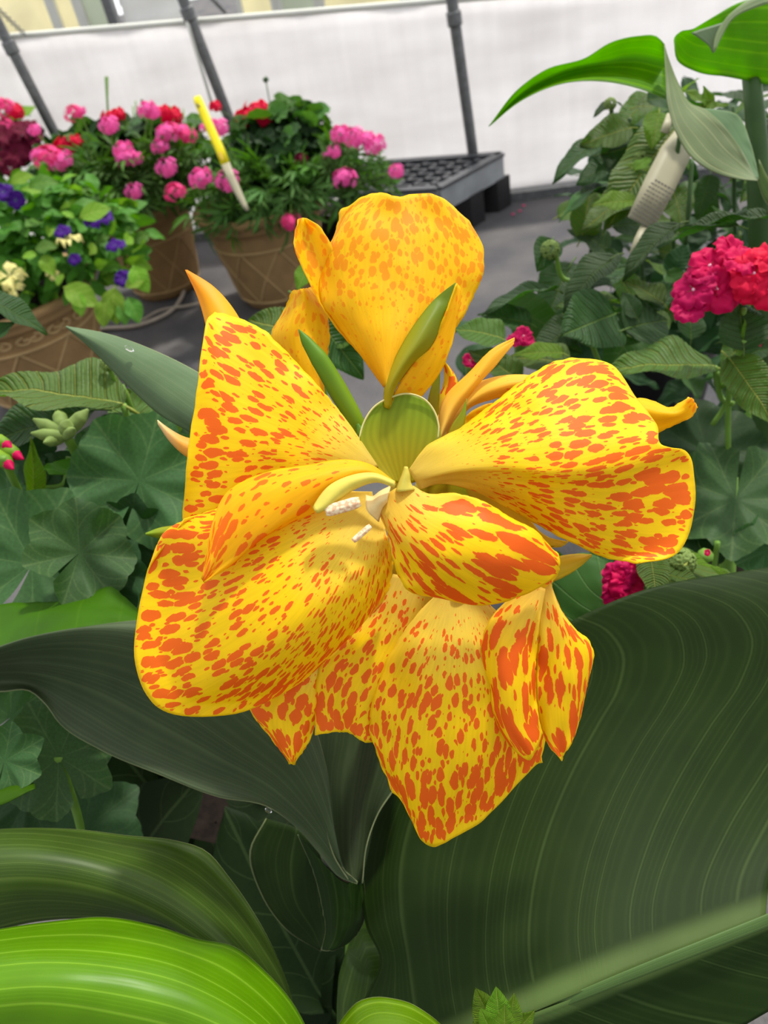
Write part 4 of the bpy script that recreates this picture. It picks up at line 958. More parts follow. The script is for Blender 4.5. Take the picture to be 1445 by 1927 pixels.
# ---- white printed tag among the right-hand lantana
wt = empty('plant_tag', P(1200, 450, .6), 'white plant tag with lines of small grey print among the lantana leaves', 'tag')
link('stake', ribbon([(1262, 215, .62), (1250, 250, .615)], [14, 16]), M_tagw, wt, solid=.0008)
body = ribbon([(1296, 240, .612), (1270, 290, .606), (1240, 350, .6), (1205, 420, .594)], [34, 58, 60, 54]); link('card', body, M_tagw, wt, solid=.0008)
link('stake', ribbon([(1222, 420, .596), (1205, 452, .592), (1194, 480, .59)], [26, 24, 22]), M_tagw, wt, solid=.0008)
txt = []; r_ = random.Random(3)
for k in range(11):
    u = k / 10; cx_, cy_ = 1249 + (1205 - 1249) * u, 348 + (418 - 348) * u; d_ = .5985 + (.593 - .5985) * u
    tx, ty = 60 / 69.5, 34 / 69.5; x = -23 + (4 if k == 0 else 0)
    while x < 22:
        w_ = r_.uniform(3, 8)
        a_ = [(cx_ + tx * x, cy_ + ty * x), (cx_ + tx * (x + w_), cy_ + ty * (x + w_))]
        h = 1.3 if k else 1.9; nx, ny = -ty * h, tx * h
        vs = [P(a_[0][0] - nx, a_[0][1] - ny, d_), P(a_[1][0] - nx, a_[1][1] - ny, d_), P(a_[1][0] + nx, a_[1][1] + ny, d_), P(a_[0][0] + nx, a_[0][1] + ny, d_)]
        txt.append((vs, [(0, 1, 2, 3)])); x += w_ + 1.6
link('printed_text', joinm('printed_text', txt, False), M_ink, wt)
link('support_stick', tube([P(1302, 300, .6), P(1296, 390, .605), P(1290, 460, .62)], .0018, 8), M_stem_dark, wt)

# ------------------------------------------------------------------ canna leaves
def railv(k, off=0.5): return lambda s, t: (s * k + off, 1.0)
def pin(k, c=1.6, m_=.5): return lambda s, t: (t * k - abs(s - m_) * 2 * c, abs(s - m_) * 2)
# a second canna at upper right
CR = empty('canna_plant', floorpt(1430, 700, .75), 'tall canna with arching backlit leaves at the top right corner', 'plant')
l9 = patch([[(1252, 186), (1200, 166), (1150, 155), (1060, 157), (980, 190), (920, 238)], [(1254, 150), (1200, 135), (1150, 130), (1060, 145), (985, 180), (920, 238)], [(1252, 110), (1200, 100), (1130, 112), (1050, 132), (980, 172), (920, 238)], [(1249, 82), (1236, 69), (1200, 68), (1150, 80), (1100, 110), (1030, 130), (975, 168), (920, 237)]],
           lambda s, t: .50 + .02 * math.sin(3 * s) + .02 * t, 22, 40, .002, vein=railv(7), name='leaf')
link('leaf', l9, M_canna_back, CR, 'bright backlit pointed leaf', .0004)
l10 = patch([[(1250, 82), (1252, 130), (1257, 200), (1272, 250), (1300, 295), (1345, 325), (1395, 338), (1426, 340)], [(1252, 90), (1268, 160), (1290, 215), (1320, 250), (1350, 285), (1390, 315), (1424, 338)], [(1254, 100), (1278, 160), (1300, 195), (1325, 205), (1350, 225), (1390, 275), (1422, 335)]],
            lambda s, t: .495 + .012 * s - .02 * math.sin(3.1 * t), 20, 40, .002, vein=railv(4), name='leaf')
link('leaf', l10, M_canna_pale, CR, 'pale leaf hanging down', .0004)
l10b = patch([[(1300, 200), (1330, 250), (1370, 300), (1424, 338)], [(1325, 204), (1360, 240), (1395, 290), (1426, 338)], [(1345, 206), (1385, 215), (1412, 270), (1428, 336)]], lambda s, t: .508 + .008 * s, 14, 24, .002, vein=railv(5), name='leaf')
link('leaf', l10b, M_canna_glauc, CR, None, .0004)
l11 = patch([[(1268, 75), (1275, 115), (1310, 135), (1370, 145), (1420, 155), (1500, 170)], [(1272, 66), (1300, 95), (1350, 105), (1420, 115), (1500, 120)], [(1285, 58), (1320, 62), (1370, 60), (1430, 65), (1500, 70)], [(1300, 58), (1345, 30), (1390, 5), (1440, -5), (1500, 0)]],
            lambda s, t: .52 - .02 * s + .01 * t, 22, 30, .003, vein=railv(6), name='leaf', seed=1)
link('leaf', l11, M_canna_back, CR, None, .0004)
l11b = patch([[(1300, 62), (1320, 75), (1335, 88), (1341, 100)], [(1320, 55), (1335, 70), (1341, 85), (1342, 99)], [(1368, 40), (1362, 55), (1350, 75), (1343, 99)]], lambda s, t: .492, 10, 12, vein=railv(3), name='leaf')
link('leaf', l11b, M_canna_glauc, CR, 'grey-green folded leaf tip', .0004)
l11c = patch([[(1341, 100), (1345, 70), (1365, 35), (1400, 5), (1440, -15)], [(1345, 98), (1358, 70), (1380, 35), (1420, 15), (1450, 5)]], lambda s, t: .488, 5, 14, vein=railv(2), name='leaf')
link('leaf', l11c, M_canna_pale, CR, None, .0004)
lk = patch([[(1425, 340), (1440, 380), (1500, 420)], [(1428, 300), (1450, 340), (1500, 360)]], lambda s, t: .52, 6, 10, vein=railv(3), name='leaf'); link('leaf', lk, M_canna, CR, None, .0004)
link('stem', tube([P(1412, 130, .53), P(1422, 230, .54), P(1428, 340, .55), P(1440, 700, .62), P(1440, 1400, .8)], [.006, .007, .0085, .011, .013], 16, name='stem'), M_stem_dark, CR)

# the flowering canna
base = floorpt(700, 1700, .42)
CN = empty('canna_plant', base, 'flowering canna with orange-spotted yellow petals and broad green leaves in the centre', 'plant')
l1 = patch([[(124, 615), (165, 650), (205, 690), (250, 735), (300, 780), (360, 815), (460, 880)], [(124, 615), (190, 650), (260, 700), (330, 750), (400, 800), (480, 850)], [(124, 614), (200, 628), (300, 664), (385, 708), (450, 750), (520, 800)]],
           lambda s, t: .36 - .05 * t + .008 * (s - .5) ** 2 * 4, 20, 40, .0015, vein=railv(5), name='leaf')
link('leaf', l1, M_canna_glauc, CN, 'grey-green pointed leaf', .0005)
for x, y, w_ in ((338, 770, 9), (330, 762, 6), (240, 655, 8)):
    q = P(x, y, .332 - (x - 240) * .0001); v, f = vf(tube([q - DIR(1, -.7, 0) * w_ * .00022, q, q + DIR(1, -.7, 0) * w_ * .00022], [.0004, .0014, .0004], 8, res=9))
m, nt, N = nodes('water'); b_ = N('ShaderNodeBsdfPrincipled', {'Base Color': (1, 1, 1, 1), 'Roughness': .02, 'IOR': 1.33, 'Transmission Weight': 1.0}); N('ShaderNodeOutputMaterial', {0: b_}); M_water = m
for x, y, w_, dd in ((336, 768, 13, .333), (243, 656, 10, .342), (505, 1525, 7, .335)):
    q = P(x, y, dd - .001); a_ = DIR(1, -.6, 0) * w_ * dd / FPX
    tag(link('water_drop', tube([q - a_, q - a_ * .5, q + a_ * .5, q + a_], [.0002, .0011, .0011, .0002], 10, name='water_drop'), M_water), {336: 'water drop on the grey-green pointed leaf beside the left petal', 243: 'water drop near the tip of the grey-green pointed leaf', 505: 'glinting water drop on the edge of the shaded leaf below the flower'}[x], 'water drop', 'water drops on the canna leaves')

# big left leaf running into the funnel
l2 = patch([[(-60, 1296), (0, 1302), (55, 1300), (85, 1325), (110, 1360), (190, 1412), (300, 1458), (410, 1500), (505, 1519), (560, 1560), (600, 1605), (640, 1652), (672, 1664)],
            [(-60, 1285), (60, 1285), (150, 1330), (260, 1395), (380, 1450), (500, 1500), (570, 1555), (610, 1600), (648, 1645), (672, 1658)],
            [(-60, 1265), (60, 1260), (180, 1290), (300, 1350), (420, 1420), (520, 1480), (580, 1540), (630, 1610), (655, 1645)],
            [(-60, 1250), (60, 1225), (200, 1230), (340, 1280), (460, 1370), (550, 1450), (600, 1530), (635, 1610), (650, 1640)],
            [(-60, 1240), (60, 1200), (200, 1185), (350, 1220), (480, 1310), (565, 1400), (610, 1500), (632, 1580), (643, 1630)],
            [(-60, 1235), (40, 1205), (150, 1182), (320, 1170), (480, 1230), (580, 1340), (615, 1450), (628, 1560), (640, 1620)]],
           lambda s, t: .365 - .03 * s + .012 * math.sin(s * 6.3) * (1 - t) - .03 * t * (1 - s), 44, 60, .0015, vein=railv(7), name='leaf')
link('leaf', l2, M_canna_grey, CN, 'broad grey-green leaf behind the left petals', .0005)
# funnel: rolled young leaf
l3 = patch([[(655, 1655), (628, 1610), (612, 1540), (603, 1460), (596, 1385), (596, 1330)], [(660, 1662), (640, 1620), (630, 1540), (628, 1460), (640, 1385), (645, 1330)], [(668, 1665), (668, 1600), (675, 1520), (690, 1440), (700, 1385), (705, 1330)], [(676, 1665), (692, 1600), (705, 1520), (730, 1450), (750, 1395), (765, 1330)], [(682, 1662), (690, 1590), (712, 1530), (745, 1480), (775, 1420), (790, 1340)]],
           lambda s, t: .335 + .03 * math.sin(math.pi * s) * (.4 + t), 30, 36, .001, vein=railv(6), name='leaf')
link('leaf', l3, M_canna_grey, CN, 'rolled leaf forming a funnel under the flower', .0006)
l3b = patch([[(560, 1570), (590, 1640), (605, 1700), (612, 1760), (604, 1788)], [(640, 1655), (645, 1690), (645, 1730), (635, 1770), (622, 1790)], [(684, 1655), (688, 1700), (682, 1740), (665, 1765), (648, 1780)]], lambda s, t: .35 - .012 * math.sin(3.1 * s), 16, 24, .002, vein=railv(5), name='leaf', jag=2)
link('leaf', l3b, M_canna_dark, CN, None, .0005)
l3c = patch([[(500, 1540), (470, 1600), (490, 1680), (540, 1750), (604, 1790)], [(560, 1560), (550, 1640), (560, 1700), (590, 1750), (606, 1788)], [(600, 1600), (620, 1660), (625, 1720), (618, 1760), (608, 1786)]], lambda s, t: .39 - .01 * s, 14, 24, .002, vein=railv(4), name='leaf')
link('leaf', l3c, M_canna_dark, CN, None, .0005)
# big right leaf: rails follow the veins from the midrib up and over to the margin
R4 = [[(640, 1960), (662, 1925), (690, 1870), (712, 1825), (716, 1805), (700, 1785), (688, 1740), (681, 1690), (682, 1620), (695, 1560), (730, 1480), (790, 1400)],
      [(800, 1960), (790, 1900), (770, 1840), (755, 1780), (745, 1700), (745, 1620), (765, 1530), (800, 1440), (850, 1370)],
      [(890, 1950), (875, 1850), (868, 1750), (872, 1650), (895, 1540), (930, 1440), (975, 1330), (1020, 1240)],
      [(985, 1910), (965, 1800), (968, 1700), (990, 1580), (1030, 1450), (1080, 1340), (1130, 1250), (1085, 1180)],
      [(1090, 1865), (1075, 1760), (1090, 1640), (1130, 1510), (1190, 1380), (1260, 1270), (1330, 1190), (1200, 1118)],
      [(1190, 1825), (1180, 1720), (1210, 1600), (1270, 1460), (1350, 1330), (1440, 1230), (1500, 1160), (1320, 1085)],
      [(1300, 1780), (1300, 1680), (1350, 1560), (1430, 1440), (1500, 1360), (1560, 1280), (1580, 1180), (1450, 1070)],
      [(1420, 1735), (1430, 1650), (1480, 1560), (1560, 1460), (1620, 1380), (1660, 1250), (1640, 1150), (1600, 1040)]]
R4 = [[(640, 1960), (690, 1872), (716, 1808), (690, 1745), (681, 1690), (683, 1620), (697, 1560), (725, 1500), (770, 1430), (830, 1360)],
      [(790, 1980), (775, 1880), (765, 1800), (752, 1720), (750, 1640), (768, 1550), (805, 1460), (850, 1390), (900, 1320), (930, 1280)],
      [(890, 1950), (872, 1850), (868, 1750), (874, 1650), (898, 1550), (935, 1450), (975, 1370), (1005, 1310), (1020, 1260), (1000, 1225)],
      [(985, 1912), (965, 1810), (968, 1700), (990, 1590), (1030, 1480), (1080, 1380), (1120, 1310), (1135, 1250), (1110, 1200), (1065, 1175)],
      [(1090, 1868), (1075, 1760), (1090, 1640), (1130, 1520), (1185, 1410), (1240, 1320), (1270, 1250), (1260, 1190), (1210, 1150), (1150, 1133)],
      [(1190, 1828), (1182, 1720), (1212, 1600), (1265, 1480), (1330, 1370), (1390, 1280), (1410, 1200), (1380, 1150), (1320, 1120), (1240, 1102)],
      [(1300, 1785), (1302, 1680), (1345, 1570), (1410, 1460), (1480, 1350), (1530, 1250), (1530, 1180), (1490, 1130), (1420, 1100), (1340, 1084)],
      [(1440, 1730), (1450, 1650), (1500, 1550), (1570, 1440), (1620, 1350), (1650, 1250), (1640, 1170), (1600, 1120), (1540, 1080), (1460, 1066)]]
l4 = patch(R4, lambda s, t: .30 + .075 * t + .015 * math.sin(t * 3.14) - .012 * math.sin(math.pi * s), 70, 60, .002, rfreq=3, vein=lambda s, t: (s * 13 + .5, t), name='leaf')
M_canna_rib = leaf_mat('canna_leaf_ribbed', S(30, 48, 12), S(78, 98, 50), 0.2, S(30, 80, 0), 0.55, 1, 0.055, 4, 0.1, mid=0.055, warp=1.4, spec=.12, fmix=.06, vmix=.32)
L4 = link('leaf', l4, M_canna_rib, CN, 'broad dark green leaf at lower right', .0006)
l4b = patch([[(640, 1960), (700, 2050), (800, 2150)], [(790, 1980), (900, 2040), (1000, 2110)], [(985, 1914), (1100, 1960), (1250, 2010)], [(1190, 1832), (1300, 1870), (1450, 1900)], [(1440, 1735), (1540, 1760), (1640, 1790)], ], lambda s, t: .30 + .012 * t - .012 * math.sin(math.pi * s), 50, 26, .001, rfreq=3, vein=lambda s, t: (s * 9 + .5, t * .5), name='leaf_half')
link('leaf_half', l4b, M_canna_rib, L4, None, .0006)
link('midrib', tube([P(600, 2040, .302), P(790, 1985, .30), P(985, 1916, .291), P(1190, 1833, .288), P(1440, 1734, .294), P(1560, 1685, .30)], [.0003, .0010, .0016, .0022, .0026, .0028], 12, flat=.25, name='midrib', seed_dir=tuple(DIR(.3, 1, 0))), leaf_mat('midrib_green', S(70, 92, 44), S(78, 98, 50), .1, None, .45, 1, .1, 4, .2, mid=-1), L4)
# lower left leaves
l5 = patch([[(-60, 1768), (60, 1735), (200, 1728), (330, 1745), (430, 1800), (500, 1900), (530, 1980)], [(-60, 1680), (60, 1670), (200, 1690), (320, 1740), (420, 1810), (500, 1900), (540, 1980)], [(-60, 1610), (60, 1605), (200, 1630), (320, 1680), (420, 1760), (500, 1860), (548, 1960)], [(-60, 1575), (60, 1573), (200, 1592), (310, 1620), (410, 1690), (490, 1790), (540, 1880), (556, 1950)], [(-60, 1565), (60, 1559), (150, 1562), (240, 1573), (330, 1582), (385, 1600), (430, 1650), (480, 1722), (520, 1800), (546, 1870), (560, 1940)]],
           lambda s, t: .285 + .03 * s - .018 * math.sin(math.pi * min(1, s * 1.1)) + .015 * t, 40, 50, .0015, vein=railv(8), name='leaf')
link('leaf', l5, M_canna, CN, 'olive green leaf with a pale edge at lower left', .0006)
l6 = patch([[(-60, 2050), (100, 2060), (300, 2080), (480, 2080), (590, 2060)], [(-60, 1930), (80, 1920), (240, 1945), (400, 1985), (520, 2030), (590, 2050)], [(-60, 1850), (80, 1838), (220, 1850), (360, 1885), (480, 1950), (570, 2030)], [(-60, 1790), (80, 1775), (220, 1780), (350, 1810), (460, 1870), (540, 1950), (585, 2030)], [(-60, 1760), (0, 1749), (100, 1735), (200, 1727), (300, 1745), (372, 1768), (440, 1782), (500, 1830), (550, 1888), (578, 1940), (600, 2020)]],
           lambda s, t: .235 + .035 * s ** 2 - .012 * math.sin(math.pi * s) + .01 * t, 44, 50, .0015, vein=railv(8), name='leaf')
link('leaf', l6, M_canna_lit, CN, 'bright sunlit green leaf at the bottom left', .0006)
l7 = patch([[(620, 1960), (650, 1910), (675, 1885), (705, 1877), (740, 1880), (775, 1890), (800, 1905), (830, 1930), (860, 1980)], [(640, 2000), (670, 1950), (705, 1925), (750, 1925), (800, 1945), (850, 1990)], [(660, 2050), (700, 2000), (750, 1990), (800, 2000), (840, 2040)]], lambda s, t: .262 - .02 * s, 14, 30, .001, vein=railv(4), name='leaf')
link('leaf', l7, M_canna_lit, CN, None, .0006)
link('stem', tube([P(765, 930, .262), P(752, 1050, .272), P(735, 1160, .29), P(720, 1300, .36), P(705, 1560, .40), P(695, 1700, .41), P(690, 2100, .47), P(720, 2400, .56)], [.003, .004, .005, .006, .009, .012, .015, .016], 16, name='stem', res=60), M_stem, CN)
link('leaf_sheath', tube([P(700, 1790, .365), P(690, 1850, .38), P(690, 2000, .42)], [.012, .015, .016], 14, name='leaf_sheath'), M_canna, CN)

# ------------------------------------------------------------------ canna flowers
def fl_part(name, pts, r):
    return link('flower', tube([P(*p) for p in pts], r, 12, name='flower'), M_style, CN, name)
def dens(base, peak, tip=0.0, edge=0.05, p0=0.06, pk=.8):
    def f(s, t):
        e = min(s, 1 - s, (1 - t) * .8)
        k = min(1, e / edge)
        g = 0.0 if t < p0 else min(1, (t - p0) / .2)
        v = base + (peak - base) * min(1, t / pk) ** 1.3 + tip * max(0, (t - .72) / .28)
        return v * g * (0.25 + .75 * k) if k > .3 else 0.0
    return f
def petal(par, rails, depth, mat, seed, dn=None, nu=46, nv=60, ruf=.003, jag=3.0, label=None, th=.0005, name='petal', rfreq=6, pw=.75):
    me = patch(rails, depth, nu, nv, ruf, rfreq, jag, 26, seed, name, dens=dn or dens(.2, .42), pw=pw)
    return link(name, me, mat, par, label, th)
FA = fl_part('large open flower facing the viewer', [(745, 935, .252), (752, 965, .258), (748, 1040, .266), (735, 1110, .276)], [.0035, .003, .0035, .004])
FB = fl_part('upright flower behind, seen from its back', [(728, 728, .268), (735, 800, .272), (748, 900, .272), (750, 1000, .275)], [.0012, .0025, .003, .0035])
FC = fl_part('older lower flower hanging below', [(868, 1112, .25), (850, 1120, .258), (800, 1130, .268), (745, 1130, .277)], [.003, .003, .003, .003])
FD = fl_part('partly open flower behind on the right', [(830, 800, .262), (822, 850, .266), (790, 930, .27), (755, 1010, .274)], [.002, .003, .003, .003])
sin = math.sin; pi = math.pi

# upright petal and its neighbours
petal(FB, [[(722, 728), (665, 650), (605, 565), (602, 500), (630, 440), (641, 396)], [(725, 728), (690, 640), (655, 540), (650, 450), (662, 410), (697, 365)], [(728, 728), (735, 630), (742, 530), (745, 440), (750, 369)], [(733, 728), (790, 650), (820, 540), (828, 450), (816, 366)], [(740, 728), (815, 665), (885, 570), (911, 490), (902, 450), (880, 412)]],
      lambda s, t: .268 + .012 * t - .012 * sin(pi * s) + .006 * t * t, M_petal_back, 1.3, lambda s, t: (0.30 + .28 * t - .02 * s) * min(1, t * 1.6) * (1 if min(s, 1 - s, 1 - t) > .02 else .4), ruf=.004, jag=3, label='upright petal glowing in backlight')
petal(FB, [[(700, 690), (620, 600), (575, 515), (553, 455), (562, 412)], [(705, 690), (640, 590), (598, 500), (575, 440), (569, 410)], [(712, 690), (670, 590), (640, 520), (622, 458), (600, 425), (578, 412)]], lambda s, t: .276 + .004 * sin(3 * s) - .004 * t, M_petal_back, 2.2, lambda s, t: .45 * min(1, t * 1.5), 20, 30, .002, 2)
petal(FB, [[(600, 780), (540, 690), (511, 630), (532, 590), (549, 547)], [(605, 780), (570, 680), (562, 620), (568, 570), (565, 544)], [(612, 780), (610, 700), (620, 635), (612, 580), (586, 542)]], lambda s, t: .284 - .008 * sin(3 * s), M_petal_back, 3.2, lambda s, t: .4 * min(1, t), 24, 34, .003, 3)
petal(FB, [[(400, 720), (388, 612), (373, 560), (349, 508)], [(415, 720), (402, 620), (385, 565), (350, 508)], [(440, 720), (428, 610), (395, 555), (351, 509)], [(480, 700), (452, 603), (402, 540), (352, 508)]], lambda s, t: .268 - .009 * sin(3.14 * s) * (1 - t), M_pointed, 4.1, lambda s, t: 0, 16, 24, .0, 0, 'pointed orange petal tip')
petal(FB, [[(400, 640), (396, 610), (404, 590)], [(420, 640), (424, 610), (410, 589)], [(470, 640), (450, 612), (415, 590)]], lambda s, t: .262, M_style, 4.4, lambda s, t: 0, 8, 8, 0, 0)

# front flower
petal(FA, [[(712, 878), (640, 775), (560, 685), (480, 612), (438, 595), (404, 588)], [(710, 879), (620, 800), (530, 728), (450, 668), (400, 632), (387, 612)], [(705, 881), (600, 830), (510, 785), (430, 745), (385, 720), (372, 725)], [(700, 883), (600, 855), (500, 838), (420, 825), (358, 818)], [(696, 887), (600, 880), (500, 888), (420, 905), (349, 905)], [(696, 890), (600, 900), (500, 945), (420, 985), (345, 988)], [(698, 895), (610, 930), (520, 1000), (440, 1050), (380, 1060)]],
      lambda s, t: .255 - .012 * sin(pi * s) * t + .006 * (1 - s) * t, M_petal, 5.2, dens(.2, .46, edge=.03), ruf=.003, jag=2.5, label='broad spotted petal on the left')
petal(FA, [[(700, 925), (600, 925), (500, 940), (400, 960), (349, 978)], [(701, 930), (590, 955), (480, 985), (370, 1005), (305, 1010), (286, 1059)], [(702, 935), (590, 990), (460, 1060), (350, 1105), (268, 1118)], [(703, 940), (595, 1030), (470, 1120), (350, 1190), (253, 1230)], [(704, 944), (610, 1060), (500, 1180), (390, 1260), (278, 1310)], [(706, 948), (630, 1080), (530, 1210), (430, 1290), (325, 1343)], [(708, 952), (655, 1090), (590, 1200), (520, 1280), (448, 1341)], [(711, 956), (685, 1090), (650, 1180), (610, 1235), (560, 1288)], [(714, 958), (715, 1060), (700, 1130), (680, 1175), (645, 1207)], [(717, 962), (733, 1030), (739, 1070), (733, 1100), (722, 1128)]],
      lambda s, t: .247 - .016 * sin(pi * min(1, t * 1.1)) * (.4 + .6 * sin(pi * s)) + .006 * s * t + .004 * t * sin(9 * s), M_petal, 6.6, dens(.2, .46, .07, edge=.025), 60, 64, ruf=.003, jag=2.5, label='largest spotted petal at lower left')
petal(FA, [[(745, 908), (690, 872), (640, 866), (580, 876), (500, 890), (425, 930), (400, 985), (386, 1060), (380, 1088)], [(744, 909), (690, 883), (620, 890), (540, 915), (470, 955), (420, 1010), (395, 1060), (382, 1092)], [(743, 910), (695, 890), (640, 905), (570, 950), (500, 1000), (445, 1045), (400, 1080), (384, 1095)], [(742, 912), (700, 896), (655, 915), (596, 960), (535, 990), (497, 1010), (465, 1036), (437, 1062), (404, 1082), (385, 1096)]],
      lambda s, t: .239 - .006 * sin(pi * s) * sin(pi * t) - .004 * t, M_lip, 7.4, lambda s, t: (.2 + .28 * t) * min(1, t * 2) * (1 if min(s, 1 - s) > .03 else .2), 34, 60, ruf=.0015, jag=1.5, label='narrow orange petal curling to the left')
petal(FA, [[(775, 895), (768, 890), (763, 878)], [(778, 915), (800, 928), (860, 929), (905, 942), (968, 979), (1010, 1001), (1030, 1024), (1050, 1043)], [(758, 915), (800, 950), (860, 968), (930, 990), (990, 1018), (1030, 1042), (1053, 1062)], [(740, 922), (780, 965), (840, 1000), (900, 1035), (960, 1062), (1010, 1082), (1042, 1086)], [(728, 935), (765, 985), (815, 1030), (860, 1065), (910, 1095), (950, 1112), (980, 1121)], [(716, 948), (745, 1000), (785, 1050), (820, 1085), (850, 1108), (880, 1128), (902, 1139)], [(711, 960), (730, 1005), (738, 1045), (752, 1088), (770, 1112), (790, 1119), (815, 1121)]][1:],
      lambda s, t: .237 - .014 * sin(pi * t * .9) * (.4 + .6 * sin(pi * s)) + .006 * t * s, M_petal_big, 8.9, dens(.38, .54, .05, edge=.03, p0=.02), 54, 60, ruf=.0025, jag=2, label='blotched petal below the centre', pw=.62)
petal(FA, [[(745, 925), (752, 905), (758, 890), (762, 878)], [(755, 925), (760, 905), (763, 890), (764, 878)], [(780, 922), (772, 908), (770, 892), (766, 879)]], lambda s, t: .236 - .003 * sin(3 * s), M_style, 9.2, lambda s, t: 0, 8, 12, 0, 0, 'pale pointed tip', name='staminode_tip')
petal(FA, [[(688, 932), (700, 935), (715, 925), (735, 915)], [(690, 960), (700, 955), (712, 945), (730, 935)], [(712, 982), (715, 970), (720, 955), (728, 945)]], lambda s, t: .236 - .004 * sin(3.14 * s), M_cream, 9.4, lambda s, t: 0, 12, 12, 0, 0, name='throat')
petal(FA, [[(768, 885), (800, 843), (870, 803), (950, 742), (1000, 705), (1035, 684), (1076, 673)], [(772, 890), (830, 850), (910, 800), (990, 748), (1060, 710), (1105, 688), (1150, 688)], [(775, 895), (850, 860), (940, 818), (1030, 780), (1110, 750), (1160, 735), (1200, 752)], [(778, 900), (860, 872), (950, 850), (1050, 825), (1140, 808), (1200, 800), (1236, 800)], [(781, 904), (860, 885), (950, 878), (1050, 875), (1140, 855), (1200, 840), (1243, 836)], [(782, 906), (860, 889), (950, 888), (1050, 895), (1150, 885), (1230, 865), (1288, 848)], [(783, 908), (860, 893), (950, 900), (1050, 912), (1150, 915), (1240, 900), (1303, 882)], [(785, 912), (858, 900), (945, 918), (1040, 945), (1130, 965), (1220, 968), (1305, 965)], [(787, 916), (850, 905), (935, 930), (1020, 968), (1100, 1005), (1190, 1030), (1275, 1040)], [(790, 921), (822, 910), (880, 920), (960, 958), (1030, 997), (1095, 1030), (1150, 1052), (1207, 1060)]],
      lambda s, t: .252 - .018 * sin(pi * s) * sin(pi * min(1, t * .9)) - .004 * t + .014 * t * t * (1 - s) ** 2 + .004 * sin(s * 11) * t * t, M_petal, 10.3, dens(.22, .52, edge=.022, p0=.14), 64, 66, ruf=.004, jag=2.5, label='large spotted petal on the right')
# style and stamens
sty = link('style', joinm('style', [vf(patch([[(742, 908), (705, 893), (655, 899), (618, 918), (600, 940), (591, 956)], [(742, 912), (705, 899), (655, 912), (625, 935), (605, 955), (593, 962)], [(743, 915), (712, 905), (668, 918), (640, 936), (615, 955), (598, 963)]], lambda s, t: .2315 - .002 * sin(3.1 * s) - .002 * t, 10, 30))]), M_style, FA, 'greenish yellow style', .0012)
def stick(nm, a, b, w, mat, lab):
    A, B = P(*a), P(*b); d = B - A; L = np.linalg.norm(d); d = d / L; s = np.cross(d, -Fv); s /= np.linalg.norm(s); n_ = np.cross(s, d); vs = []; K = 12; r = w * a[2] / FPX / 2
    ribs = 16
    for j in range(K):
        u = j / (K - 1); e = 1 - .25 * abs(2 * u - 1) ** 6
        for k in range(ribs):
            th = 2 * pi * k / ribs; rr = r * e * (1 + .14 * math.cos(th * 5)); vs.append(A + d * L * u + s * rr * math.cos(th) + n_ * rr * .55 * sin(th))
    fs = [(j*ribs + k, j*ribs + (k+1) % ribs, (j+1)*ribs + (k+1) % ribs, (j+1)*ribs + k) for j in range(K-1) for k in range(ribs)] + [tuple(range(ribs))[::-1], tuple((K-1)*ribs + k for k in range(ribs))]
    return link(nm, mesh(nm, vs, fs), mat, FA, lab)
m, nt, N = nodes('anther'); uv = N('ShaderNodeTexCoord')
wv_ = N('ShaderNodeTexNoise', {'Vector': uv.outputs['Object'], 'Scale': 900.0, 'Detail': 2.0}); c_ = ramp(N, wv_.outputs[0], [(.4, S(226, 176, 136)), (.6, S(250, 230, 190))])
b_ = N('ShaderNodeBsdfPrincipled', {'Base Color': c_, 'Roughness': .6}); N('ShaderNodeOutputMaterial', {0: b_}); M_anther = m
stick('anther', (612, 962, .2285), (677, 943, .2285), 22, M_anther, 'cream anther'); stick('anther', (664, 1018, .2300), (697, 989, .2310), 11, M_anther, 'small cream anther')

# lower flower
petal(FC, [[(830, 1110), (790, 1150), (735, 1230), (706, 1300), (697, 1350), (703, 1403), (722, 1446), (740, 1487)], [(840, 1115), (815, 1170), (770, 1270), (742, 1370), (740, 1450), (765, 1525)], [(850, 1115), (835, 1180), (805, 1290), (780, 1400), (780, 1490), (792, 1582)], [(862, 1115), (858, 1190), (850, 1300), (835, 1400), (825, 1500), (822, 1590)], [(872, 1115), (885, 1190), (895, 1290), (890, 1390), (880, 1480), (862, 1572)], [(882, 1115), (910, 1180), (935, 1270), (945, 1370), (935, 1450), (922, 1532)], [(890, 1115), (930, 1180), (965, 1260), (990, 1340), (992, 1410), (986, 1459)], [(895, 1112), (950, 1170), (1000, 1240), (1020, 1310), (1026, 1370), (1020, 1432)]],
      lambda s, t: .252 - .012 * sin(pi * s) * sin(pi * t) + .006 * t, M_petal, 11.5, dens(.3, .50, .16, edge=.03, p0=.03), 56, 66, ruf=.004, jag=4, label='large hanging petal at the bottom')
petal(FC, [[(740, 1080), (700, 1150), (640, 1215), (600, 1262), (592, 1320), (594, 1383)], [(760, 1085), (715, 1180), (670, 1250), (640, 1300), (628, 1345), (630, 1378)], [(785, 1095), (750, 1180), (715, 1250), (685, 1310), (665, 1350), (658, 1380)], [(805, 1100), (780, 1180), (750, 1250), (725, 1310), (705, 1360), (690, 1397)], [(820, 1110), (800, 1180), (780, 1250), (760, 1310), (740, 1360), (725, 1385)]],
      lambda s, t: .262 - .004 * sin(3 * s), M_petal, 12.1, dens(.32, .50, .2, edge=.02, p0=0.0), 44, 46, ruf=.003, jag=3)
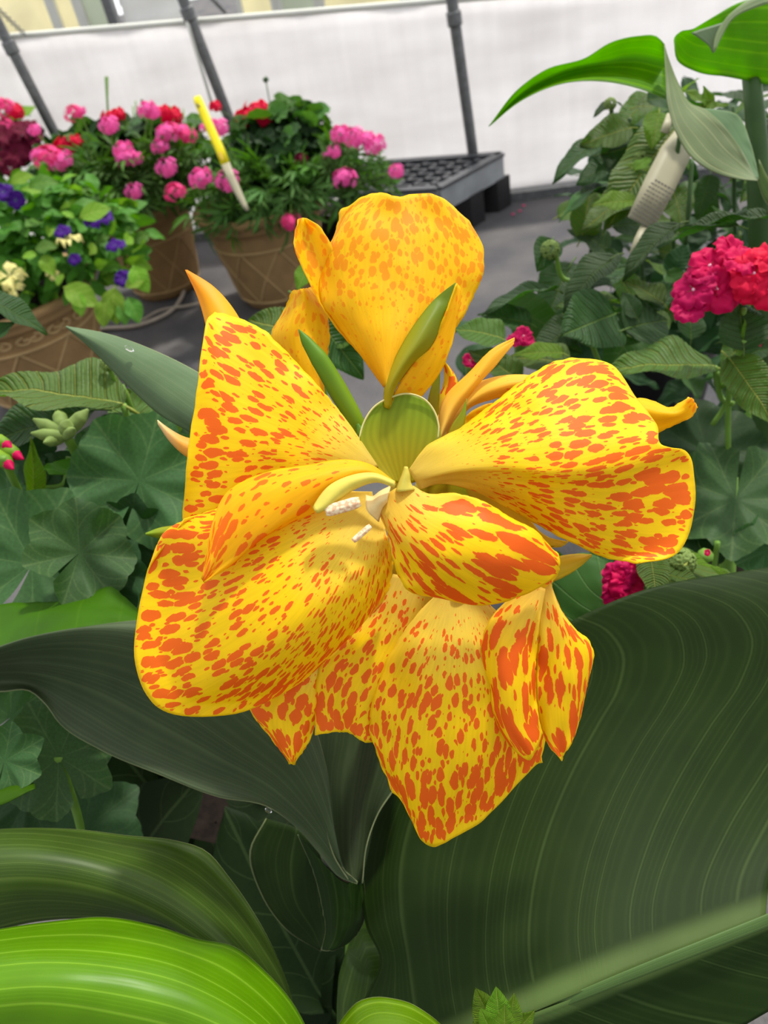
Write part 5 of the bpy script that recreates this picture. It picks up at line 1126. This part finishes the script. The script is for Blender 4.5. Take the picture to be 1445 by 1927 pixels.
petal(FC, [[(560, 1240), (500, 1290), (470, 1333), (500, 1375), (528, 1412), (547, 1437)], [(580, 1240), (535, 1300), (515, 1350), (530, 1400), (549, 1437)], [(600, 1240), (575, 1310), (562, 1360), (556, 1410), (550, 1438)], [(610, 1240), (600, 1300), (597, 1345), (585, 1388), (552, 1438)]],
      lambda s, t: .264 - .004 * sin(3 * s), M_petal, 13.3, dens(.46, .52, .05, edge=.03, p0=0.0, pk=.3), 28, 34, ruf=.002, jag=3)
petal(FC, [[(1010, 1100), (955, 1130), (920, 1170), (906, 1225), (912, 1262), (922, 1290), (926, 1330), (938, 1368), (958, 1402)], [(1015, 1103), (975, 1150), (945, 1210), (940, 1290), (950, 1350), (968, 1395), (992, 1430)], [(1020, 1106), (1000, 1160), (978, 1220), (975, 1300), (980, 1370), (1005, 1418)], [(1026, 1108), (1015, 1170), (1008, 1240), (1008, 1310), (1014, 1350), (1021, 1380)]],
      lambda s, t: .244 - .006 * sin(3 * s) * sin(3 * t), M_petal_big, 14.8, dens(.42, .56, .14, edge=.03, p0=0.0, pk=.9), 34, 50, ruf=.002, jag=2, pw=.68)
petal(FC, [[(1020, 1108), (1016, 1170), (1010, 1240), (1010, 1310), (1016, 1360), (1032, 1402), (1056, 1431)], [(1026, 1106), (1035, 1160), (1040, 1230), (1042, 1310), (1048, 1380), (1062, 1420)], [(1030, 1103), (1048, 1150), (1065, 1210), (1075, 1290), (1078, 1350), (1076, 1396)], [(1034, 1098), (1054, 1150), (1085, 1192), (1106, 1220), (1100, 1290), (1092, 1348)], [(1034, 1095), (1056, 1150), (1080, 1183), (1106, 1205), (1116, 1228), (1110, 1265), (1101, 1298)]],
      lambda s, t: .246 - .006 * sin(3 * s) * sin(3 * t), M_petal_big, 15.9, dens(.42, .56, .14, edge=.03, p0=0.0, pk=.9), 34, 50, ruf=.002, jag=2, pw=.68)
petal(FC, [[(990, 1080), (1000, 1110), (1030, 1120)], [(1020, 1060), (1030, 1080), (1038, 1110)], [(1052, 1060), (1050, 1080), (1034, 1100)]], lambda s, t: .25, M_petal, 16.2, dens(.4, .4, p0=0), 10, 10, .001, 1)

# right back flower parts
petal(FD, [[(1150, 765), (1196, 750), (1225, 754), (1262, 767), (1282, 758), (1296, 748)], [(1155, 790), (1210, 775), (1250, 778), (1280, 775), (1304, 752)], [(1160, 845), (1215, 825), (1242, 812), (1275, 796), (1305, 780), (1311, 764)]], lambda s, t: .262 - .006 * sin(3 * s) - .004 * t, M_petal_back, 17.3, lambda s, t: .55 if t > .9 else 0.05, 20, 34, .003, 2, 'curled yellow petal end at the right')
petal(FD, [[(822, 830), (836, 750), (882, 702), (930, 655), (968, 636)], [(824, 832), (850, 765), (890, 718), (935, 665), (968, 640)], [(826, 834), (865, 770), (895, 728), (935, 685), (966, 647)]], lambda s, t: .264 - .006 * sin(3.1 * s) * (1 - t), M_sepal, 18.1, lambda s, t: 0, 14, 30, .0005, .5, 'slender pale orange petal')
petal(FD, [[(818, 790), (860, 745), (900, 720), (950, 707), (1000, 707), (1060, 720)], [(822, 815), (870, 765), (920, 735), (970, 722), (1010, 722), (1060, 735)], [(824, 835), (860, 800), (880, 770), (930, 750), (980, 740), (1060, 750)]], lambda s, t: .268 - .005 * sin(3.1 * s), M_sepal, 19.1, lambda s, t: 0, 14, 30, .001, .5)
petal(FD, [[(860, 820), (880, 780), (910, 762), (950, 755)], [(870, 830), (900, 795), (930, 780), (970, 770)], [(870, 850), (920, 810), (960, 800), (1000, 800)]], lambda s, t: .274, M_petal_back, 20.1, lambda s, t: .2, 12, 16, .002, 1)
petal(FD, [[(822, 790), (826, 750), (835, 720), (835, 690), (833, 677)], [(832, 790), (838, 755), (850, 725), (848, 700), (836, 680)], [(842, 780), (850, 750), (860, 720), (852, 700), (838, 684)]], lambda s, t: .272 - .003 * sin(3 * s), M_petal, 21.7, dens(.42, .45, p0=.35), 12, 20, .001, 1)
petal(FD, [[(838, 830), (850, 800), (870, 770), (877, 752)], [(850, 835), (860, 805), (873, 775), (877, 750)], [(868, 825), (874, 800), (877, 775), (878, 750)]], lambda s, t: .258, M_bract, 22.7, lambda s, t: 0, 6, 12, 0, 0, 'small green bract')
petal(FD, [[(800, 780), (808, 740), (820, 700), (826, 680)], [(815, 790), (818, 745), (823, 705), (827, 680)], [(824, 810), (826, 760), (828, 710), (828, 680)]], lambda s, t: .270, M_bract, 23.7, lambda s, t: 0, 6, 12, 0, 0)
petal(FA, [[(870, 900), (930, 925), (980, 960), (1030, 1010), (1070, 1020)], [(880, 930), (930, 950), (980, 985), (1020, 1015), (1058, 1028)], [(900, 960), (950, 980), (1000, 1010), (1030, 1030), (1040, 1030)]], lambda s, t: .262, M_sepal_y, 24.7, lambda s, t: 0, 10, 20, .001, 1)
petal(FA, [[(780, 925), (820, 905), (870, 912), (920, 930)], [(790, 930), (830, 918), (880, 925), (925, 945)], [(800, 940), (840, 935), (890, 945), (930, 965)]], lambda s, t: .266, M_bract, 25.7, lambda s, t: 0, 8, 14, 0, 0)
petal(FC, [[(1020, 1060), (1050, 1048), (1085, 1043), (1113, 1044)], [(1025, 1080), (1050, 1070), (1085, 1058), (1113, 1045)], [(1030, 1098), (1055, 1088), (1088, 1068), (1112, 1047)]], lambda s, t: .262 - .003 * sin(3 * s), M_sepal_y, 26.7, lambda s, t: 0, 10, 20, .0005, .5, 'pointed yellow sepal')
petal(FA, [[(380, 830), (345, 822), (315, 805), (296, 791)], [(380, 850), (350, 840), (318, 815), (297, 792)], [(380, 872), (350, 858), (318, 828), (298, 798)]], lambda s, t: .27 - .003 * sin(3 * s), M_tip, 27.7, lambda s, t: 0, 8, 16, 0, 0, 'pale curled tip')
petal(FA, [[(370, 985), (325, 990), (300, 994), (274, 1004)], [(370, 1000), (325, 1000), (300, 1002), (274, 1005)], [(370, 1015), (330, 1012), (305, 1013), (275, 1006)]], lambda s, t: .27 - .003 * sin(3 * s), M_bract, 28.7, lambda s, t: 0, 8, 16, 0, 0, 'green pointed tip')

# buds and the scoop bract
def closed_bud(pts, radii_px, mat, lab, flat=.8):
    rr = [r * p[2] / FPX for r, p in zip(radii_px, pts)]
    return link('flower_bud', tube([P(*p) for p in pts], rr, 20, flat=flat, name='flower_bud', res=40, seed_dir=tuple(DIR(1, 0, .1))), mat, CN, lab)
closed_bud([(688, 850, .268), (672, 800, .266), (636, 735, .264), (600, 675, .262), (575, 640, .262), (562, 620, .262)], [14, 16, 19, 17, 10, 1], M_bud, 'slim green bud')
link('flower_bud', patch([[(722, 765), (724, 735), (738, 689), (763, 639), (793, 594), (828, 554), (857, 532)], [(728, 768), (733, 735), (755, 690), (786, 642), (813, 597), (840, 558), (858, 533)], [(733, 770), (740, 740), (770, 692), (812, 649), (836, 592), (851, 557), (859, 534)]], lambda s, t: .258 - .008 * sin(pi * s) * sin(pi * min(1, t + .15)), 20, 40, vein=None, name='flower_bud'), M_budy, CN, 'large green bud sheath with a yellow petal edge', .0006)
petal(FB, [[(732, 770), (745, 735), (785, 675), (820, 630), (840, 585), (850, 557), (859, 533)], [(745, 775), (770, 740), (810, 690), (835, 640), (850, 600), (860, 560), (863, 538)], [(765, 780), (792, 748), (816, 718), (845, 664), (859, 604), (866, 560), (866, 545)]], lambda s, t: .2575 + .006 * s, M_petal_back, 29.7, lambda s, t: .25, 16, 34, .001, 1.5, 'yellow petal folded inside the bud sheath')
BR = link('bract', patch([[(735, 905), (700, 870), (677, 832), (683, 797), (705, 765)], [(745, 908), (722, 860), (706, 815), (712, 782), (735, 748)], [(760, 910), (755, 860), (752, 815), (757, 778), (766, 741)], [(778, 908), (790, 862), (800, 820), (804, 785), (799, 752)], [(795, 900), (822, 860), (830, 825), (826, 800), (818, 776)]], lambda s, t: .255 + .0015 * sin(pi * s) * (1 - .3 * t) + .002 * t, 34, 30, name='bract', dens=None), M_bract, CN, 'green scoop-shaped bract above the flower centre', .0006)
link('rim', tube([P(*p, .2563) for p in ((680, 850), (677, 830), (684, 797), (705, 765), (735, 748), (766, 741), (799, 752), (818, 776), (825, 800), (824, 826))], .00035, 8, name='rim', res=50), M_rim, BR)
closed_bud([(690, 835, .262), (680, 815, .262), (672, 798, .262)], [13, 10, 3], M_bud, 'tiny green bud')

M_shade = leaf_mat('shaded_leaf', S(20, 36, 12), S(40, 56, 28), 0.1, None, 0.6, 1, .05, 0, .3, mid=.03, spec=.1)  # very dark green: shade of the gap put into the leaf colour
# dark nursery pots under the near plants
def nursery_pot(c, R, H, lab):
    t = empty('nursery_pot', c, lab, 'pot', 'black nursery pots under the near plants')
    v, f = lathe(c, [(.005, .003), (R * .78, 0), (R * .97, H * .93), (R, H * .93), (R, H), (R * .95, H), (R * .93, H * .9)]); link('body', mesh('body', v, f), M_black, t)
    v, f = lathe(c, [(.001, H * .9), (R * .93, H * .88)]); link('soil', mesh('soil', v, f), M_soil, t)
for o_, R_, H_, lab_ in ((CN, .12, .22, 'black nursery pot holding the flowering canna'), (GL, .1, .2, 'black nursery pot holding the scalloped-leaf geranium'), (LL, .09, .18, 'black nursery pot holding the near left lantana'), (LR, .11, .2, 'black nursery pot holding the crimson-flowered lantana'), (RB_, .11, .2, 'black nursery pot holding the tall lantana behind the white tag'), (CR, .11, .2, 'black nursery pot holding the tall canna at the right edge')):
    c_ = np.array(o_.location); c_[2] = 0
    if o_ is RB_: c_ = c_ + np.array([.05, .2, 0])
    if o_ is CR: c_ = c_ + np.array([.14, .06, 0])
    nursery_pot(c_, R_, H_, lab_)
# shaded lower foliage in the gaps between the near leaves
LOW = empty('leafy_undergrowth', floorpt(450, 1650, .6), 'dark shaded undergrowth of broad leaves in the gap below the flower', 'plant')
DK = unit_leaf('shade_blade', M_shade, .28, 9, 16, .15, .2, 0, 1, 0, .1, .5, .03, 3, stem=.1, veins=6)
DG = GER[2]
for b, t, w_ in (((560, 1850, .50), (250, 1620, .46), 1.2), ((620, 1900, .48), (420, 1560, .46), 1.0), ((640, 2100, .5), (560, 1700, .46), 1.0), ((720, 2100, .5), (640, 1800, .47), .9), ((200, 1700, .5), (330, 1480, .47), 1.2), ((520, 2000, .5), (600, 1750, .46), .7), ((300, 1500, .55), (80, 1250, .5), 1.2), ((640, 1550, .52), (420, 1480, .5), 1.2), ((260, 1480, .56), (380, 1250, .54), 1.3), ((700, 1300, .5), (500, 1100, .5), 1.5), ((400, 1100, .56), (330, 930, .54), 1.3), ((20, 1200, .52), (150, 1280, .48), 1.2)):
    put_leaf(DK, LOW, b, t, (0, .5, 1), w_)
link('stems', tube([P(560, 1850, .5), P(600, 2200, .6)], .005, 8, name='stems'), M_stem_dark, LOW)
